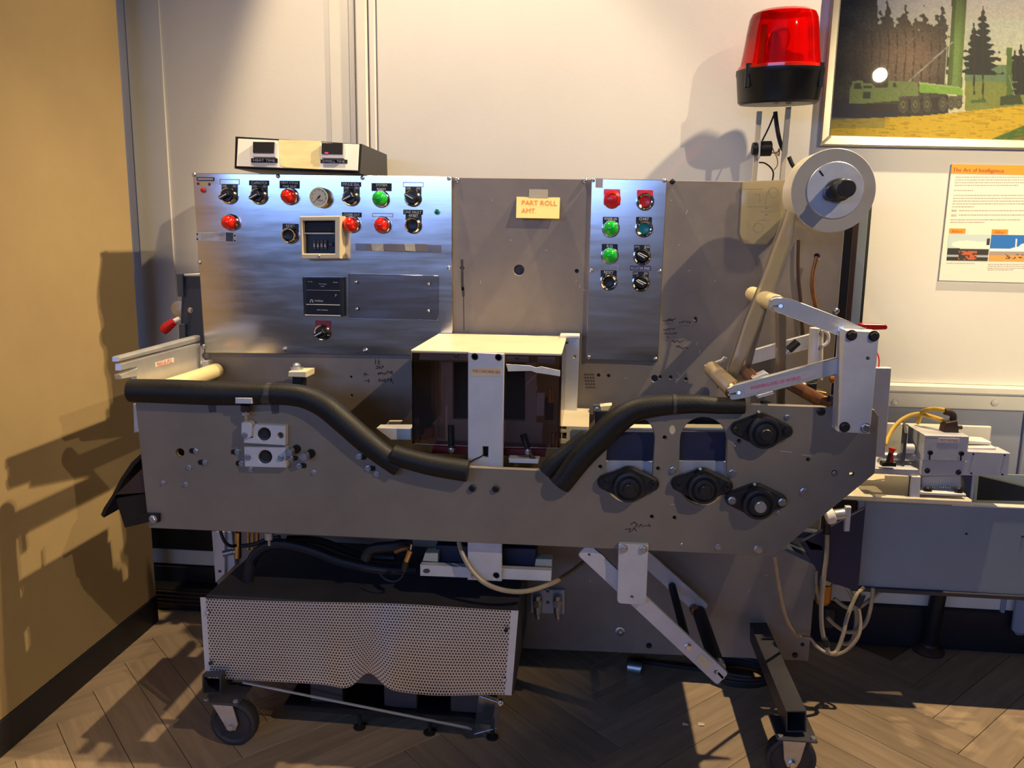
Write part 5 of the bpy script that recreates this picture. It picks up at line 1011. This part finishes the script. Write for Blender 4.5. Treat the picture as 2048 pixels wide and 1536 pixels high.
    # distant launcher
    put(C, (X > 2013) & (X < 2024) & (Y > 96) & (Y < 195) & (X > 2014-(Y-96)*.07) , (96, 128, 60)); put(C, pmask([(2000, 194), (2016, 190), (2040, 188), (2046, 208), (2000, 211)], X, Y), (70, 84, 56)); put(C, pmask([(1942, 200), (1972, 198), (1972, 205), (1942, 206)], X, Y), (90, 124, 60)); put(C, (np.abs((Y-152)-(X-2018)*3.4) < 2.4) & (Y > 150) & (Y < 192), (170, 180, 150))
    C *= (.86+.28*n3)[..., None]
    return np.clip(C, 0, 1)
FR = thing('framed_picture', 'framed painting of green army trucks in a forest on wall at right', 'picture', P(1900, 280, WY-.02))
PD = WY-.012
fx0, fx1 = 1641, 2560
def fbar(name, pts): return plate(name, pts, WY-.026, .018, m_silver, FR, b=.004)
fbar('frame_rail', [(1640, 291), (1662, 271), (2560, 292), (2566, 308)]); fbar('frame_rail', [(1640, 291), (1668, -40), (1686, -40), (1661, 272)]); fbar('frame_rail', [(1690, -330), (2610, -330), (2610, -312), (1710, -312)]); fbar('frame_rail', [(1668, -41), (1691, -330), (1709, -312), (1686, -41)]); fbar('frame_rail', [(2545, 292), (2566, 306), (2610, -330), (2590, -312)])
print_grid('painted_sheet', [(1697, -316), (2592, -316), (2550, 292), (1661, 272)], 470, 345, landscape, PD, m_print, FR)
plate('picture_glass', [(1697, -314), (2591, -314), (2549, 293), (1662, 272)], PD-.006, .002, m_glass, FR, b=.0002)
Q_ = thing('info_placard', 'white wall placard with orange heading band below framed picture', 'placard', P(1960, 560, WY-.012))
QD = WY-.0135
plate('board', [(1904, 328), (2330, 336), (2312, 573), (1878, 561)], QD, .006, m_plac, Q_, b=.0003); plate('heading_band', [(1904, 328.2), (2330, 336.2), (2329, 355), (1902.5, 347)], QD-.0006, .0006, m_orange, Q_, b=.0001)
text('The Art of Intelligence', (1957, 341.2), QD-.0008, 88, 8.5, m_maroon, Q_)
zq = zoomer(1890, 320, .09117); rows = []
for x, y, l in ((235, 365, 260), (228, 425, 260), (222, 485, 260), (218, 545, 127), (200, 655, 39), (190, 765, 260), (182, 830, 260), (176, 890, 260), (165, 950, 260), (155, 1015, 46), (310, 1100, 240), (300, 1195, 240), (125, 1300, 140), (120, 1355, 68), (150, 1090, 10), (150, 1112, 10), (140, 1190, 10), (140, 1215, 10)): rows.append((*zq((x, y))[0], l))
fineprint('body_text', rows, QD-.0004, m_greyink, Q_, 1.5)
zq2 = zoomer(1860, 310, .17570)
def jet1(X, Y, u, v):
    C = np.zeros(X.shape+(3,)); C[:] = lin((196, 214, 216)); put(C, v > .55, (40, 36, 40)); put(C, (v > .52) & (u < .3), (24, 24, 30))
    e = ((u-.45)/.36)**2+((v-.38)/.15)**2; put(C, (e < 1) | ((u > .4) & (v > .28) & (v < .52)), (244, 240, 226)); put(C, (v > .62) & (v < .95) & (u > .28) & (u < .72) & (vnoise(u*30, v*30, 1.6, 8) > .5), (196, 90, 50)); put(C, (v > .78) & (v < .86) & ((u < .28) | (u > .72)), (170, 180, 190)); put(C, (u > .93) & (v > .15) & (v < .4), (30, 34, 60)); return C
def jet2(X, Y, u, v):
    C = np.zeros(X.shape+(3,)); C[:] = lin((10, 110, 200)); put(C, v > .74, (222, 160, 84)); put(C, (v > .62) & (v < .78), (170, 150, 140)); put(C, (v > .53-.2*np.clip(u*2-.9, 0, 1)) & (v < .63) & (u < .92), (236, 240, 244)); put(C, ((u-.86)/.16)**2+((v-.44)/.13)**2 < 1, (244, 246, 248)); put(C, (np.abs(u-.62) < .014) & (v > .13) & (v < .55), (236, 240, 244)); put(C, (v > .72) & (v < .93) & (u > .38) & (vnoise(u*34, v*30, 1.5, 9) > .62), (40, 34, 34)); return C
print_grid('photo_print', zq2((215, 903), (690, 908), (655, 1207), (188, 1200)), 60, 40, jet1, QD-.0006, m_print, Q_); print_grid('photo_print', zq2((700, 908), (1165, 914), (1150, 1212), (665, 1206)), 60, 40, jet2, QD-.0006, m_print, Q_)
for q, w_, c in (((222, 835), 185, 'Before'), ((706, 845), 185, 'After')):
    pts = zq2(q, (q[0]+w_, q[1]+2), (q[0]+w_-4, q[1]+58), (q[0]-5, q[1]+56)); tb = plate('photo_tab', pts, QD-.0006, .0006, m_orange, Q_, b=.0001); text(c, zq2((q[0]+w_*.48, q[1]+32))[0], QD-.0008, 18, 4.5, m_redink, Q_)
fineprint('caption', [(*zq2((190, 1228))[0], 56), (*zq2((662, 1240))[0], 90), (*zq2((662, 1262))[0], 90), (*zq2((655, 1285))[0], 90), (*zq2((655, 1303))[0], 52)], QD-.0004, m_greyink, Q_, 1.1)
flush_text()
